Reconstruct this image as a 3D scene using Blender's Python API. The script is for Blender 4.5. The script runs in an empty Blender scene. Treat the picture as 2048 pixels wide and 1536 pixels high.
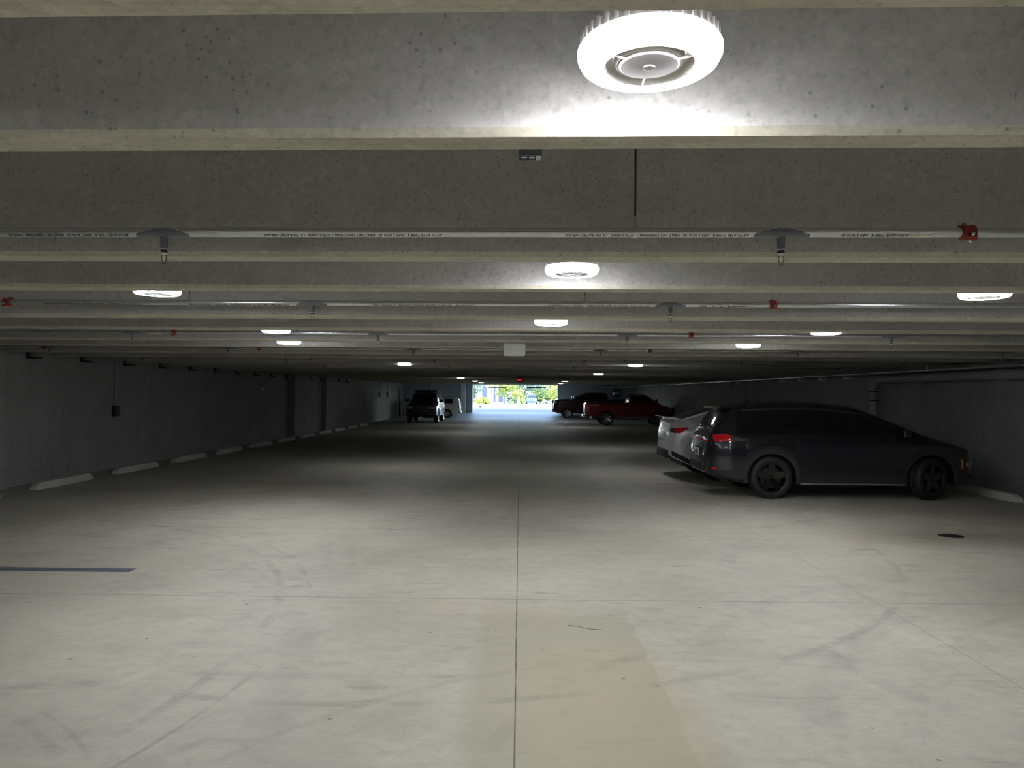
import bpy, bmesh, math, random
from mathutils import Matrix, Vector
R = math.radians
S = bpy.context.scene
COL = S.collection
random.seed(7)

# ------------------------------------------------------------------ camera
EYE = 1.77
def make_camera():
    cd = bpy.data.cameras.new('camera'); co = bpy.data.objects.new('camera', cd); COL.objects.link(co)
    cd.sensor_width = 36; cd.lens = 1500/2048*36; cd.clip_start = .05; cd.clip_end = 800
    f = Vector((-16/1500, 1, 23/1500)).normalized()
    r0 = f.cross(Vector((0,0,1))).normalized(); u0 = r0.cross(f)
    p = .0085
    r = r0*math.cos(p)+u0*math.sin(p); u = u0*math.cos(p)-r0*math.sin(p)
    M = Matrix((r, u, -f)).transposed().to_4x4(); M.translation = (0,0,EYE)
    co.matrix_world = M
    S.camera = co
make_camera()

# ------------------------------------------------------------------ sky, sun, exposure
W = bpy.data.worlds.new('sky'); S.world = W; W.use_nodes = True
nt = W.node_tree; nt.nodes.clear()
sky = nt.nodes.new('ShaderNodeTexSky'); sky.sky_type = 'NISHITA'; sky.sun_disc = False
sky.sun_elevation = R(48); sky.sun_rotation = R(200); sky.dust_density = 1.5
bg = nt.nodes.new('ShaderNodeBackground'); bg.inputs['Strength'].default_value = 1.3
wo = nt.nodes.new('ShaderNodeOutputWorld')
nt.links.new(sky.outputs[0], bg.inputs[0]); nt.links.new(bg.outputs[0], wo.inputs[0])
sd = bpy.data.lights.new('sun', 'SUN'); sd.energy = 5.5; sd.angle = R(.6); sd.color = (1,.95,.86)
so = bpy.data.objects.new('sun', sd); COL.objects.link(so)
so.rotation_euler = Vector((.35,.62,-.75)).to_track_quat('-Z','Y').to_euler()
LAMP = 140.0
S.view_settings.view_transform = 'Standard'; S.view_settings.look = 'None'
S.view_settings.gamma = 1; S.view_settings.use_curve_mapping = False
S.view_settings.exposure = 0.75

# ------------------------------------------------------------------ measured layout
XW = 9.41                       # side walls
YEND = 62.0                     # far wall
YBACK = -9.0
SK = .0275                      # beams are slightly out of square
def soffit(y): return 2.49 + max(0, y-20)*.005
def floor_z(y): return 0 if y < 58.3 else min(.4, (y-58.3)/3.7*.4)

# ------------------------------------------------------------------ materials
class NT:
    def __init__(s, name):
        s.m = bpy.data.materials.new(name); s.m.use_nodes = True
        s.t = s.m.node_tree; s.b = s.t.nodes['Principled BSDF']
        s.tc = None
    def n(s, typ, **kw):
        x = s.t.nodes.new(typ)
        for k, v in kw.items(): setattr(x, k, v)
        return x
    def l(s, a, b): s.t.links.new(a, b)
    def pos(s):
        if not s.tc: s.tc = s.n('ShaderNodeTexCoord')
        return s.tc.outputs['Object']
    def val(s, inp, v):
        if hasattr(v, 'is_linked') or isinstance(v, bpy.types.NodeSocket): s.l(v, inp)
        else: inp.default_value = v
    def math(s, op, a, b=None, c=None):
        x = s.n('ShaderNodeMath', operation=op)
        s.val(x.inputs[0], a)
        if b is not None: s.val(x.inputs[1], b)
        if c is not None: s.val(x.inputs[2], c)
        return x.outputs[0]
    def noise(s, scale, detail=4, rough=.5, vec=None):
        x = s.n('ShaderNodeTexNoise'); x.inputs['Scale'].default_value = scale
        x.inputs['Detail'].default_value = detail; x.inputs['Roughness'].default_value = rough
        s.l(vec or s.pos(), x.inputs['Vector']); return x.outputs['Fac']
    def mapped(s, sc, loc=(0,0,0), rot=(0,0,0)):
        m = s.n('ShaderNodeMapping'); m.inputs['Scale'].default_value = sc
        m.inputs['Location'].default_value = loc; m.inputs['Rotation'].default_value = rot
        s.l(s.pos(), m.inputs['Vector']); return m.outputs[0]
    def ramp(s, f, a, b):
        x = s.n('ShaderNodeMapRange'); s.l(f, x.inputs[0])
        x.inputs[1].default_value = a; x.inputs[2].default_value = b; return x.outputs[0]
    def mix(s, f, a, b):
        x = s.n('ShaderNodeMix', data_type='RGBA'); s.val(x.inputs[0], f)
        for i, v in ((6, a), (7, b)):
            if isinstance(v, tuple): x.inputs[i].default_value = (*v, 1)
            else: s.l(v, x.inputs[i])
        return x.outputs[2]
    def bump(s, h, strength, dist=.01):
        x = s.n('ShaderNodeBump'); x.inputs['Strength'].default_value = strength
        x.inputs['Distance'].default_value = dist; s.l(h, x.inputs['Height'])
        s.l(x.outputs[0], s.b.inputs['Normal'])
    def sep(s):
        x = s.n('ShaderNodeSeparateXYZ'); s.l(s.pos(), x.inputs[0]); return x.outputs
    def color(s, c): s.l(c, s.b.inputs['Base Color'])

def plain(name, c, rough=.5, metal=0, coat=0, emis=None, es=0, var=.06, scale=12):
    k = NT(name)
    n = k.noise(scale, 3)
    a = tuple(min(1, v*(1-var)) for v in c); b = tuple(min(1, v*(1+var)) for v in c)
    k.color(k.mix(n, a, b))
    k.b.inputs['Roughness'].default_value = rough; k.b.inputs['Metallic'].default_value = metal
    k.b.inputs['Coat Weight'].default_value = coat; k.b.inputs['Coat Roughness'].default_value = .04
    if emis:
        k.b.inputs['Emission Color'].default_value = (*emis, 1); k.b.inputs['Emission Strength'].default_value = es
    return k.m

def concrete(name, light, dark, holes=True, streak=False, rough=.85, grain=False):
    k = NT(name)
    c = k.mix(k.ramp(k.noise(1.1, 6, .6), .3, .7), dark, light)
    c = k.mix(k.math('MULTIPLY', k.ramp(k.noise(14, 5, .65), .42, .7), .28), c, tuple(v*.72 for v in light))
    if grain:
        gr = k.noise(1, 4, .7, k.mapped((1.2, 60, 1)))
        c = k.mix(k.math('MULTIPLY', k.ramp(gr, .45, .7), .5), c, tuple(v*.6 for v in light))
    if streak:
        st = k.noise(1, 4, .6, k.mapped((2.2, 2.2, .12)))
        c = k.mix(k.math('MULTIPLY', k.ramp(st, .45, .75), .45), c, tuple(v*.55 for v in light))
    c = k.mix(k.math('MULTIPLY', k.ramp(k.noise(7, 6, .7), .45, .68), .30), c, tuple(min(1, v*1.28) for v in light))
    c = k.mix(k.math('MULTIPLY', k.ramp(k.noise(38, 4, .65), .5, .68), .34), c, tuple(v*.5 for v in dark))
    c = k.mix(k.math('MULTIPLY', k.ramp(k.noise(26, 4, .6, k.mapped((1,1,1),(5,3,1))), .54, .7), .35), c, tuple(min(1, v*1.35) for v in light))
    h = k.noise(60, 4, .7)
    if holes:
        v = k.n('ShaderNodeTexVoronoi'); v.inputs['Scale'].default_value = 34; k.l(k.pos(), v.inputs['Vector'])
        dot = k.math('LESS_THAN', v.outputs['Distance'], .19)
        sel = k.ramp(k.noise(3.3, 3), .42, .56)
        sel2 = k.math('GREATER_THAN', k.noise(21, 1), .47)
        d = k.math('MULTIPLY', k.math('MULTIPLY', dot, sel), sel2)
        c = k.mix(k.math('MULTIPLY', d, .55), c, tuple(v_*.35 for v_ in dark))
        h = k.math('SUBTRACT', h, d)
    k.color(c); k.bump(h, .25, .004)
    k.b.inputs['Roughness'].default_value = rough
    return k.m

M = {}
M['beam'] = concrete('precast_concrete', (.495,.488,.472), (.40,.394,.378))
M['soffit'] = concrete('soffit_concrete', (.55,.53,.44), (.44,.42,.34), grain=True)
M['slab'] = concrete('slab_concrete', (.42,.41,.37), (.33,.32,.29))
M['wall'] = concrete('wall_concrete', (.37,.375,.37), (.28,.285,.285), streak=True)
M['endwall'] = concrete('end_wall_concrete', (.62,.62,.62), (.54,.54,.54), holes=False)
M['stop'] = concrete('wheel_stop_concrete', (.62,.61,.58), (.50,.49,.46))
M['block'] = concrete('block_concrete', (.75,.75,.72), (.62,.62,.6), holes=False)
M['galv'] = plain('galvanised_steel', (.62,.64,.66), .27, .85, scale=40)
M['primer'] = plain('grey_primer_paint', (.17,.18,.21), .55, .2)
M['red_iron'] = plain('red_coupling_paint', (.27,.022,.013), .42)
M['steel_dark'] = plain('dark_steel', (.07,.07,.07), .4, .7)
M['brass'] = plain('dull_brass', (.20,.16,.10), .35, .9)
M['white_plastic'] = plain('white_plastic', (.78,.78,.77), .35)
M['ptfe'] = plain('white_thread_tape', (.85,.85,.83), .5)
M['pvc'] = plain('grey_drain_pipe', (.36,.37,.36), .5)
M['black'] = plain('black_plastic', (.012,.012,.013), .55)
M['trimblack'] = plain('dull_black_trim', (.02,.02,.021), .6)
M['glass'] = plain('dark_tinted_glass', (.006,.007,.009), .06, 0, .6)
M['rubber'] = plain('tyre_rubber', (.016,.016,.016), .62)
M['rim_black'] = plain('gloss_black_rim', (.012,.012,.012), .14, .4, 1)
M['rim_silver'] = plain('silver_rim', (.55,.56,.57), .25, .9)
M['chrome'] = plain('chrome', (.8,.8,.8), .09, 1)
M['paint_graphite'] = plain('graphite_metallic_paint', (.014,.0155,.022), .2, .3, 1, var=.02)
M['paint_silver'] = plain('pale_silver_paint', (.68,.69,.71), .25, .1, 1, var=.02)
M['paint_red'] = plain('red_truck_paint', (.20,.006,.012), .28, .1, 1, var=.03)
M['paint_maroon'] = plain('maroon_paint', (.045,.004,.008), .28, .2, 1, var=.03)
M['paint_black'] = plain('black_paint', (.006,.006,.008), .25, .1, 1, var=.02)
M['paint_white'] = plain('white_paint', (.80,.80,.78), .28, 0, 1, var=.02)
M['paint_blue'] = plain('blue_car_paint', (.05,.085,.15), .3, .2, 1)
M['tail'] = plain('red_lens', (.6,.012,.02), .12, 0, 1)
M['lamp_clear'] = plain('clear_lens', (.5,.5,.5), .1, .5, 1)
M['amber'] = plain('amber_lens', (.7,.25,.03), .15, 0, 1)
M['plate'] = plain('licence_plate', (.6,.62,.6), .35)
M['ink'] = plain('black_ink', (.03,.03,.035), .6)
M['label'] = plain('cream_paper_label', (.75,.74,.66), .6)
M['lens'] = plain('lamp_lens', (.9,.9,.9), .4, emis=(.96,.97,1.0), es=LAMP, var=0)
M['lens_edge'] = plain('lamp_lens_edge', (.9,.9,.9), .4, emis=(.96,.97,1.0), es=5.0, var=0)
M['lens_dim'] = plain('lamp_lens_dimmed', (.9,.9,.9), .4, emis=(.96,.97,1.0), es=LAMP*.5, var=0)
M['lens_soft'] = plain('lamp_inner_glow', (.8,.85,.88), .5, emis=(.9,.97,1.0), es=.35, var=0)
M['lamp_grey'] = plain('lamp_grey_cap', (.42,.41,.42), .5)
M['lamp_white'] = plain('lamp_white_housing', (.72,.70,.68), .45)
M['exit_red'] = plain('exit_red_letters', (.8,.02,.03), .4, emis=(1,.03,.06), es=.9, var=0)
M['exit_case'] = plain('exit_case', (.05,.012,.014), .5)
M['stripe'] = plain('slate_line_paint', (.10,.115,.15), .7, var=.25, scale=9)
M['mirror'] = plain('mirror_face', (.75,.77,.78), .05, 1)
M['grass'] = plain('lawn', (.16,.24,.06), .9, var=.4, scale=2)
M['asphalt'] = plain('asphalt', (.10,.10,.125), .9, var=.2, scale=3)
M['pavers'] = plain('pink_pavers', (.30,.23,.23), .9, var=.15, scale=4)
M['kerb'] = plain('pale_kerb', (.6,.6,.56), .85)
M['bark'] = plain('pale_bark', (.38,.33,.27), .9, var=.3)
M['leaf_a'] = plain('yellow_green_leaf', (.22,.27,.05), .7, var=.4, scale=1.5)
M['leaf_b'] = plain('mid_green_leaf', (.085,.15,.045), .7, var=.4, scale=1.5)
M['leaf_c'] = plain('blue_green_leaf', (.09,.15,.11), .7, var=.4, scale=1.5)
M['bluewall'] = plain('blue_painted_wall', (.04,.06,.12), .8)
M['palewall'] = plain('pale_house_wall', (.26,.26,.29), .8)

def floor_material():
    k = NT('floor_concrete')
    x, y, z = k.sep()
    big = k.noise(.55, 7, .62); mid = k.noise(2.4, 6, .6)
    c = k.mix(k.ramp(big, .32, .66), (.40,.382,.318), (.545,.525,.445))
    c = k.mix(k.math('MULTIPLY', k.ramp(mid, .5, .74), .35), c, (.30,.285,.24))
    # dusty scuffs, long across the lane
    sc = k.noise(1.0, 6, .65, k.mapped((.7, 2.6, 1)))
    c = k.mix(k.math('MULTIPLY', k.ramp(sc, .56, .72), .34), c, (.24,.23,.20))
    c = k.mix(k.math('MULTIPLY', k.ramp(k.noise(9, 7, .72), .46, .66), .30), c, (.27,.26,.225))
    c = k.mix(k.math('MULTIPLY', k.ramp(k.noise(70, 3, .6), .5, .72), .25), c, (.22,.21,.18))
    # broom texture
    br = k.noise(1, 3, .7, k.mapped((3, 90, 1)))
    c = k.mix(k.math('MULTIPLY', k.ramp(br, .42, .66), .22), c, (.30,.28,.24))
    # rusty patches
    rs = k.noise(.42, 3, .5, k.mapped((1,1,1), (3.7,1.2,0)))
    c = k.mix(k.math('MULTIPLY', k.ramp(rs, .56, .72), .3), c, (.43,.36,.25))
    def box(x0, x1, y0, y1, wob, soft, seed):
        w = k.math('MULTIPLY', k.math('SUBTRACT', k.noise(2.2, 4, .6, k.mapped((1,1,1),(seed,0,0))), .5), wob)
        xx = k.math('ADD', x, w); yy = k.math('ADD', y, w)
        a = k.ramp(xx, x0, x0+max(soft,.14)); b = k.ramp(xx, x1+soft, x1)
        d = k.ramp(yy, y0, y0+soft); e = k.ramp(yy, y1+.5, y1)
        return k.math('MULTIPLY', k.math('MULTIPLY', a, b), k.math('MULTIPLY', d, e))
    m1 = box(-.36, .87, -9, 5.9, .16, .03, 0)
    c = k.mix(k.math('MULTIPLY', m1, .62), c, (.325,.305,.22))
    m3 = box(-.1, .86, -9, 5.0, .3, .3, 11)
    c = k.mix(k.math('MULTIPLY', m3, .45), c, (.37,.315,.20))
    # stain by the drain
    dx = k.math('SUBTRACT', x, 5.5); dy = k.math('SUBTRACT', y, 9.7)
    dr = k.math('SQRT', k.math('ADD', k.math('MULTIPLY', k.math('MULTIPLY', dx, dx), .25), k.math('MULTIPLY', dy, dy)))
    dr = k.math('ADD', dr, k.math('MULTIPLY', k.math('SUBTRACT', mid, .5), 1.2))
    c = k.mix(k.math('MULTIPLY', k.ramp(dr, .8, .1), .5), c, (.22,.17,.11))
    # tyre arcs
    for (cx, cy, rad, wd, st) in ((-7.2,5.2,5.3,.05,.4),(-7.2,5.2,5.55,.02,.4),(-3.9,2.2,2.2,.04,.35),(-3.9,2.2,2.32,.02,.35),(-1,9.5,5.2,.05,.35),(2.2,3.2,2.4,.06,.2),(1.2,2.0,3.1,.04,.22),(4.6,3.9,3.6,.10,.2),(-6.2,7.2,4.2,.10,.22),(-6.2,7.2,4.5,.05,.16),(-7.5,3.5,6.2,.16,.22),(6.5,2.2,5.2,.14,.24),(6.5,2.2,4.7,.05,.18),(7.5,6.5,5.5,.12,.2),(-5,12.5,5,.14,.2),(1.5,1.0,4.2,.05,.16)):
        ax = k.math('SUBTRACT', x, cx); ay = k.math('SUBTRACT', y, cy)
        rr = k.math('SQRT', k.math('ADD', k.math('MULTIPLY', ax, ax), k.math('MULTIPLY', ay, ay)))
        q = k.math('ABSOLUTE', k.math('SUBTRACT', rr, rad))
        q = k.ramp(q, wd, wd*.5)
        q = k.math('MULTIPLY', q, k.ramp(k.noise(1.3,5,.7,k.mapped((1,1,1),(cx,cy,0))), .45, .62))
        c = k.mix(k.math('MULTIPLY', q, st), c, (.17,.165,.15))
    # dark smears
    sp = k.noise(1, 5, .6, k.mapped((1.6, 5, 1), (4,9,0)))
    c = k.mix(k.math('MULTIPLY', k.ramp(sp, .60, .70), .45), c, (.21,.20,.17))
    # dark dried drips and crumbs
    v = k.n('ShaderNodeTexVoronoi'); v.inputs['Scale'].default_value = 5; k.l(k.pos(), v.inputs['Vector'])
    dot = k.math('LESS_THAN', v.outputs['Distance'], .07)
    dot = k.math('MULTIPLY', dot, k.math('GREATER_THAN', k.noise(1.9, 2), .55))
    c = k.mix(k.math('MULTIPLY', dot, .6), c, (.10,.09,.075))
    # sawn joints
    jm = k.math('LESS_THAN', k.math('FLOORED_MODULO', k.math('ADD', y, -6.54), 3.33), .016)
    jx = k.math('LESS_THAN', k.math('ABSOLUTE', k.math('ADD', x, .012)), .0045)
    jx2 = k.math('LESS_THAN', k.math('ABSOLUTE', k.math('ADD', x, -3.1)), .006)
    jx3 = k.math('LESS_THAN', k.math('ABSOLUTE', k.math('ADD', x, 6.3)), .005)
    brk = k.ramp(k.noise(3.5, 4, .7), .3, .55)
    c = k.mix(k.math('MULTIPLY', jm, .6), c, (.14,.135,.12))
    c = k.mix(k.math('MULTIPLY', k.math('MAXIMUM', jx2, jx3), .45), c, (.16,.15,.13))
    c = k.mix(k.math('MULTIPLY', jx, k.math('MULTIPLY', k.math('ADD', brk, .5), .6)), c, (.035,.03,.028))
    k.color(c)
    k.bump(k.math('ADD', k.noise(90, 4, .7), k.math('MULTIPLY', br, .5)), .18, .004)
    rr = k.n('ShaderNodeMapRange'); k.l(big, rr.inputs[0]); rr.inputs[3].default_value = .5; rr.inputs[4].default_value = .72
    k.l(rr.outputs[0], k.b.inputs['Roughness'])
    return k.m
M['floor'] = floor_material()

# ------------------------------------------------------------------ mesh helpers
def bx(bm, x0, x1, y0, y1, z0, z1):
    r = bmesh.ops.create_cube(bm, size=1)
    bmesh.ops.scale(bm, vec=(x1-x0, y1-y0, z1-z0), verts=r['verts'])
    bmesh.ops.translate(bm, vec=((x0+x1)/2, (y0+y1)/2, (z0+z1)/2), verts=r['verts'])
    return r['verts']
def bevel(bm, w, seg=2):
    bmesh.ops.bevel(bm, geom=[e for e in bm.edges if e.calc_face_angle(0) > .6], offset=w, segments=seg, affect='EDGES', profile=.5)
def tube(bm, a, b, r, n=16, r2=None, cap=True):
    a, b = Vector(a), Vector(b); d = b-a
    q = d.to_track_quat('Z', 'Y').to_matrix().to_4x4()
    q.translation = (a+b)/2
    bmesh.ops.create_cone(bm, cap_ends=cap, segments=n, radius1=r, radius2=r if r2 is None else r2, depth=d.length, matrix=q)
def lathe(bm, prof, n=48, axis='Z', center=(0,0,0), closed=False):
    rings = []
    cx, cy, cz = center
    for i in range(n):
        t = 2*math.pi*i/n; c, s = math.cos(t), math.sin(t); ring = []
        for (r, h) in prof:
            if axis == 'Z': p = (cx+r*c, cy+r*s, cz+h)
            elif axis == 'Y': p = (cx+r*c, cy+h, cz+r*s)
            else: p = (cx+h, cy+r*c, cz+r*s)
            ring.append(bm.verts.new(p))
        rings.append(ring)
    m = len(prof)
    for i in range(n):
        A, B = rings[i], rings[(i+1) % n]
        for j in range(m if closed else m-1):
            k2 = (j+1) % m
            try: bm.faces.new((A[j], B[j], B[k2], A[k2]))
            except ValueError: pass
    bmesh.ops.remove_doubles(bm, verts=bm.verts, dist=1e-5)
def prism(bm, poly, a, b, plane='YZ'):
    """polygon extruded between a and b along the third axis"""
    def P(u, v, t):
        return {'YZ': (t,u,v), 'XZ': (u,t,v), 'XY': (u,v,t)}[plane]
    A = [bm.verts.new(P(u,v,a)) for u,v in poly]; B = [bm.verts.new(P(u,v,b)) for u,v in poly]
    n = len(poly)
    bm.faces.new(A); bm.faces.new(B[::-1])
    for i in range(n): bm.faces.new((A[i], B[i], B[(i+1)%n], A[(i+1)%n]))
def obj(name, bm, mat, parent=None, smooth=35, loc=None, rot=None):
    bmesh.ops.recalc_face_normals(bm, faces=bm.faces)
    if smooth:
        for f in bm.faces: f.smooth = True
        for e in bm.edges:
            if e.calc_face_angle(0) > R(smooth): e.smooth = False
    me = bpy.data.meshes.new(name); bm.to_mesh(me); bm.free()
    o = bpy.data.objects.new(name, me); COL.objects.link(o)
    me.materials.append(M[mat] if isinstance(mat, str) else mat)
    if parent: o.parent = parent
    if loc: o.location = loc
    if rot: o.rotation_euler = rot
    return o
def tag(o, label, cat, group=None, kind=None):
    o['label'] = label; o['category'] = cat
    if group: o['group'] = group
    if kind: o['kind'] = kind
    return o
def thing(name, label, cat, loc=(0,0,0), rz=0, group=None):
    o = bpy.data.objects.new(name, None); COL.objects.link(o); o.empty_display_size = .1
    o.location = loc; o.rotation_euler = (0,0,rz)
    return tag(o, label, cat, group)
def struct(name, bm, mat, label=None, parent=None, cat=None, smooth=35):
    o = obj(name, bm, mat, parent, smooth)
    if not parent:
        o['kind'] = 'structure'
        if label: o['label'] = label
        o['category'] = cat or name.split('_')[0]
    return o
def kids(o): return [c for c in bpy.data.objects if c.parent == o]
def copy_tree(o, parent=None, loc=None, rz=None, label=None):
    c = o.copy(); COL.objects.link(c)
    if parent: c.parent = parent
    if loc is not None: c.location = loc
    if rz is not None: c.rotation_euler = (0,0,rz)
    if label: c['label'] = label
    for ch in kids(o): copy_tree(ch, c)
    return c
def text_obj(name, s, size, mat, parent, loc, rot, extrude=.0006, align='LEFT'):
    cu = bpy.data.curves.new(name+'_c', 'FONT'); cu.body = s; cu.size = size; cu.extrude = extrude
    cu.align_x = align; cu.align_y = 'CENTER'
    t = bpy.data.objects.new('tmp', cu); COL.objects.link(t)
    bpy.context.view_layer.update()
    me = bpy.data.meshes.new_from_object(t.evaluated_get(bpy.context.evaluated_depsgraph_get()))
    bpy.data.objects.remove(t); bpy.data.curves.remove(cu)
    me.name = name; me.materials.clear(); me.materials.append(M[mat])
    o = bpy.data.objects.new(name, me); COL.objects.link(o)
    o.parent = parent; o.location = loc; o.rotation_euler = rot
    return o

# ------------------------------------------------------------------ building shell
def build_shell():
    bm = bmesh.new()
    ys = [YBACK, 0, 20, 40, 58.3, 59, 60, 61, 62.0]
    top = [[bm.verts.new((x, y, floor_z(y))) for y in ys] for x in (-XW-.3, XW+.3)]
    bot = [[bm.verts.new((x, y, -.3)) for y in ys] for x in (-XW-.3, XW+.3)]
    for i in range(len(ys)-1):
        bm.faces.new((top[0][i], top[1][i], top[1][i+1], top[0][i+1]))
        bm.faces.new((bot[0][i], bot[0][i+1], bot[1][i+1], bot[1][i]))
        for a in (0, 1): bm.faces.new((top[a][i], top[a][i+1], bot[a][i+1], bot[a][i]))
    for i in (0, -1): bm.faces.new((top[0][i], top[1][i], bot[1][i], bot[0][i]))
    struct('floor', bm, 'floor', 'broad pale concrete garage floor with sawn joints and scuffs', smooth=20)

    # flange slab of the double tees
    bm = bmesh.new()
    prism(bm, [(YBACK-.3,3.12),(20,3.12),(YEND+.3,3.33),(YEND+.3,3.6),(YBACK-.3,3.6)], -XW-.35, XW+.35)
    ceil = struct('ceiling', bm, 'slab', 'grey precast concrete garage ceiling of closely spaced ribs', smooth=0)
    # stems: back-edge distances, measured near, then alternating
    D = [-5.3, -3.9, -2.15, -.75, 1.41, 2.195, 4.045, 5.217, 7.15, 8.44, 10.19, 11.54, 13.4, 15.0]
    d = 15.0; k = 0
    while d < YEND-2.6:
        d += 1.85 if k % 2 == 0 else 1.35; k += 1; D.append(d)
    for d in D:
        w = .13 if d < 3 else .18
        zb = soffit(d); zt = 3.14 + max(0, d-20)*.005
        prof = [(d-w-.05, zt), (d-w-.004, zb+.022), (d-w+.014, zb), (d-.014, zb), (d+.004, zb+.022), (d+.05, zt)]
        bm = bmesh.new()
        x0, x1 = -XW, XW
        A = [bm.verts.new((x0, y-SK*x0, z)) for y, z in prof]; B = [bm.verts.new((x1, y-SK*x1, z)) for y, z in prof]
        n = len(prof); bm.faces.new(A); bm.faces.new(B[::-1])
        for i in range(n): bm.faces.new((A[i], B[i], B[(i+1)%n], A[(i+1)%n]))
        o = obj('beam', bm, 'beam', ceil, 25); o.data.materials.append(M['soffit'])
        for p in o.data.polygons:
            if p.normal.z < -.6: p.material_index = 1
    # side walls, with shallow panel joints
    for side, nm in ((-1, 'wall_left'), (1, 'wall_right')):
        bm = bmesh.new()
        a, b = (side*XW, side*(XW+.3)) if side > 0 else (-XW-.3, -XW)
        joints = [YBACK, 13.7, 27.4, 41.1, 54.8, YEND] if side < 0 else [YBACK, 4.5, 17.4, 30.3, 43.2, 56, YEND]
        for i in range(len(joints)-1):
            bx(bm, a, b, joints[i]+.008, joints[i+1]-.008, -.1, 3.5)
        bx(bm, a-(side<0)*0+(.03 if side>0 else 0), b-(.03 if side<0 else 0), YBACK, YEND, -.1, 3.5)
        if side > 0:   # shallow ledge line
            bx(bm, XW-.025, XW, YBACK, YEND-.3, 1.52, 3.2)
        else:
            bx(bm, -XW, -XW+.12, 12.6, 13.6, 0, 3.2)
            bx(bm, -XW, -XW+.22, 30.5, 31.6, 0, 3.2)
            bx(bm, -XW, -XW+.22, 35.5, 36.4, 0, 3.2)
        struct(nm, bm, 'wall', {-1:'long dark concrete wall on the left of the garage', 1:'long dark concrete wall behind the parked cars on the right'}[side], smooth=0)
    bm = bmesh.new(); bx(bm, -XW-.3, XW+.3, YBACK-.3, YBACK, -.1, 3.5)
    struct('wall_back', bm, 'wall', 'concrete wall closing the garage behind the viewpoint', smooth=0)
    # far wall with the exit opening
    bm = bmesh.new()
    bx(bm, -XW-.3, -4.35, YEND, YEND+.3, -.2, 3.6)
    bx(bm, 3.1, XW+.3, YEND, YEND+.3, -.2, 3.6)
    bx(bm, -4.35, 3.1, YEND, YEND+.3, 2.66, 3.6)
    struct('wall_far', bm, 'endwall', 'pale concrete end wall around the bright exit opening', smooth=0)
    bm = bmesh.new(); bx(bm, -4.42, -3.9, YEND-.45, YEND+.45, 0.2, 3.3); bevel(bm, .02)
    struct('trim_1', bm, 'wall', 'grey-blue concrete pier at the left jamb of the exit', smooth=0)
    bm = bmesh.new(); bx(bm, -4.82, -4.45, YEND-.9, YEND-.002, 0.2, 3.3); bevel(bm, .01)
    struct('trim_2', bm, 'block', 'white strip of wall left of the exit pier', smooth=0)  # paler concrete than the pier beside it
    bm = bmesh.new()
    for i in range(9): bx(bm, 3.12+i*.16, 3.12+i*.16+.08, YEND-.03, YEND-.002, .35, 2.6)
    bx(bm, 3.1, 4.5, YEND-.02, YEND-.001, .35, 2.62)
    struct('trim_3', bm, 'block', 'ribbed pale panel on the wall right of the exit', smooth=0)
build_shell()
bm = bmesh.new(); bx(bm, -XW-.3, XW+12, YEND-2, YEND+.28, 3.62, 19); bx(bm, -XW-14, -XW-.3, YEND-2, YEND+.28, -.3, 19)
for k in range(4): bx(bm, -XW, XW, YEND+.27, YEND+.34, 5+k*3.2, 6.1+k*3.2)
struct('wall_facade', bm, 'endwall', 'unseen upper storeys added above the exit to shade the road', smooth=0)  # unseen block added above the exit to throw shade on the road

# ------------------------------------------------------------------ ring lamps
def make_lamp():
    t = thing('ring_lamp', '', 'ceiling lamp')
    # local origin = lamp bottom centre
    bm = bmesh.new()
    prof = [(.0,.16),(.07,.16),(.085,.125),(.115,.118),(.155,.062),(.158,.052),(.12,.05),(.0,.05)]
    lathe(bm, prof, 64)
    for i in range(40):
        a = 2*math.pi*i/40
        p = [(math.cos(a+s)*r_, math.sin(a+s)*r_) for r_, s in ((.120,-.03),(.161,-.03),(.161,.03),(.120,.03))]
        prism(bm, p, .05, .075, 'XY')
    obj('housing', bm, 'lamp_white', t)
    bm = bmesh.new()
    lathe(bm, [(.110,.030),(.112,.004),(.122,0),(.150,.004),(.158,.010),(.150,.02),(.112,.030)], 64, closed=True)
    obj('lens', bm, 'lens', t)
    bm = bmesh.new()
    lathe(bm, [(.1585,.0102),(.166,.024),(.167,.040),(.160,.0505),(.150,.0505),(.150,.022)], 64, closed=True)
    obj('lens_rim', bm, 'lens_edge', t)
    bm = bmesh.new()
    lathe(bm, [(.109,.045),(.109,.006),(.106,.003),(.103,.006),(.094,.030),(.094,.048)], 64, closed=True)
    obj('reflector', bm, 'lamp_white', t)
    bm = bmesh.new(); lathe(bm, [(.070,.05),(.070,.012),(.076,.008),(.080,.012),(.084,.05)], 64, closed=True)
    obj('inner_ring', bm, 'lamp_white', t)
    bm = bmesh.new(); lathe(bm, [(0,.05),(.071,.05),(.071,.008),(.066,.004),(.014,.003),(.014,.0),(.010,-.001),(0,-.001)], 48)
    obj('cap', bm, 'lamp_grey', t)
    for i in range(3):
        a = math.pi/2 + i*2*math.pi/3
        bm = bmesh.new()
        c, s = math.cos(a), math.sin(a)
        tube(bm, (c*.07, s*.07, .007), (c*.112, s*.112, .007), .003, 6)
        obj('spoke', bm, 'white_plastic', t)
    bm = bmesh.new(); bx(bm, -.05, .05, -.04, .04, .16, .20); tube(bm, (0,0,.20), (0,0,.60), .012, 10)
    lathe(bm, [(0,.60),(.05,.60),(.05,.575),(0,.575)], 20)
    obj('mount', bm, 'primer', t)
    return t
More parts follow.
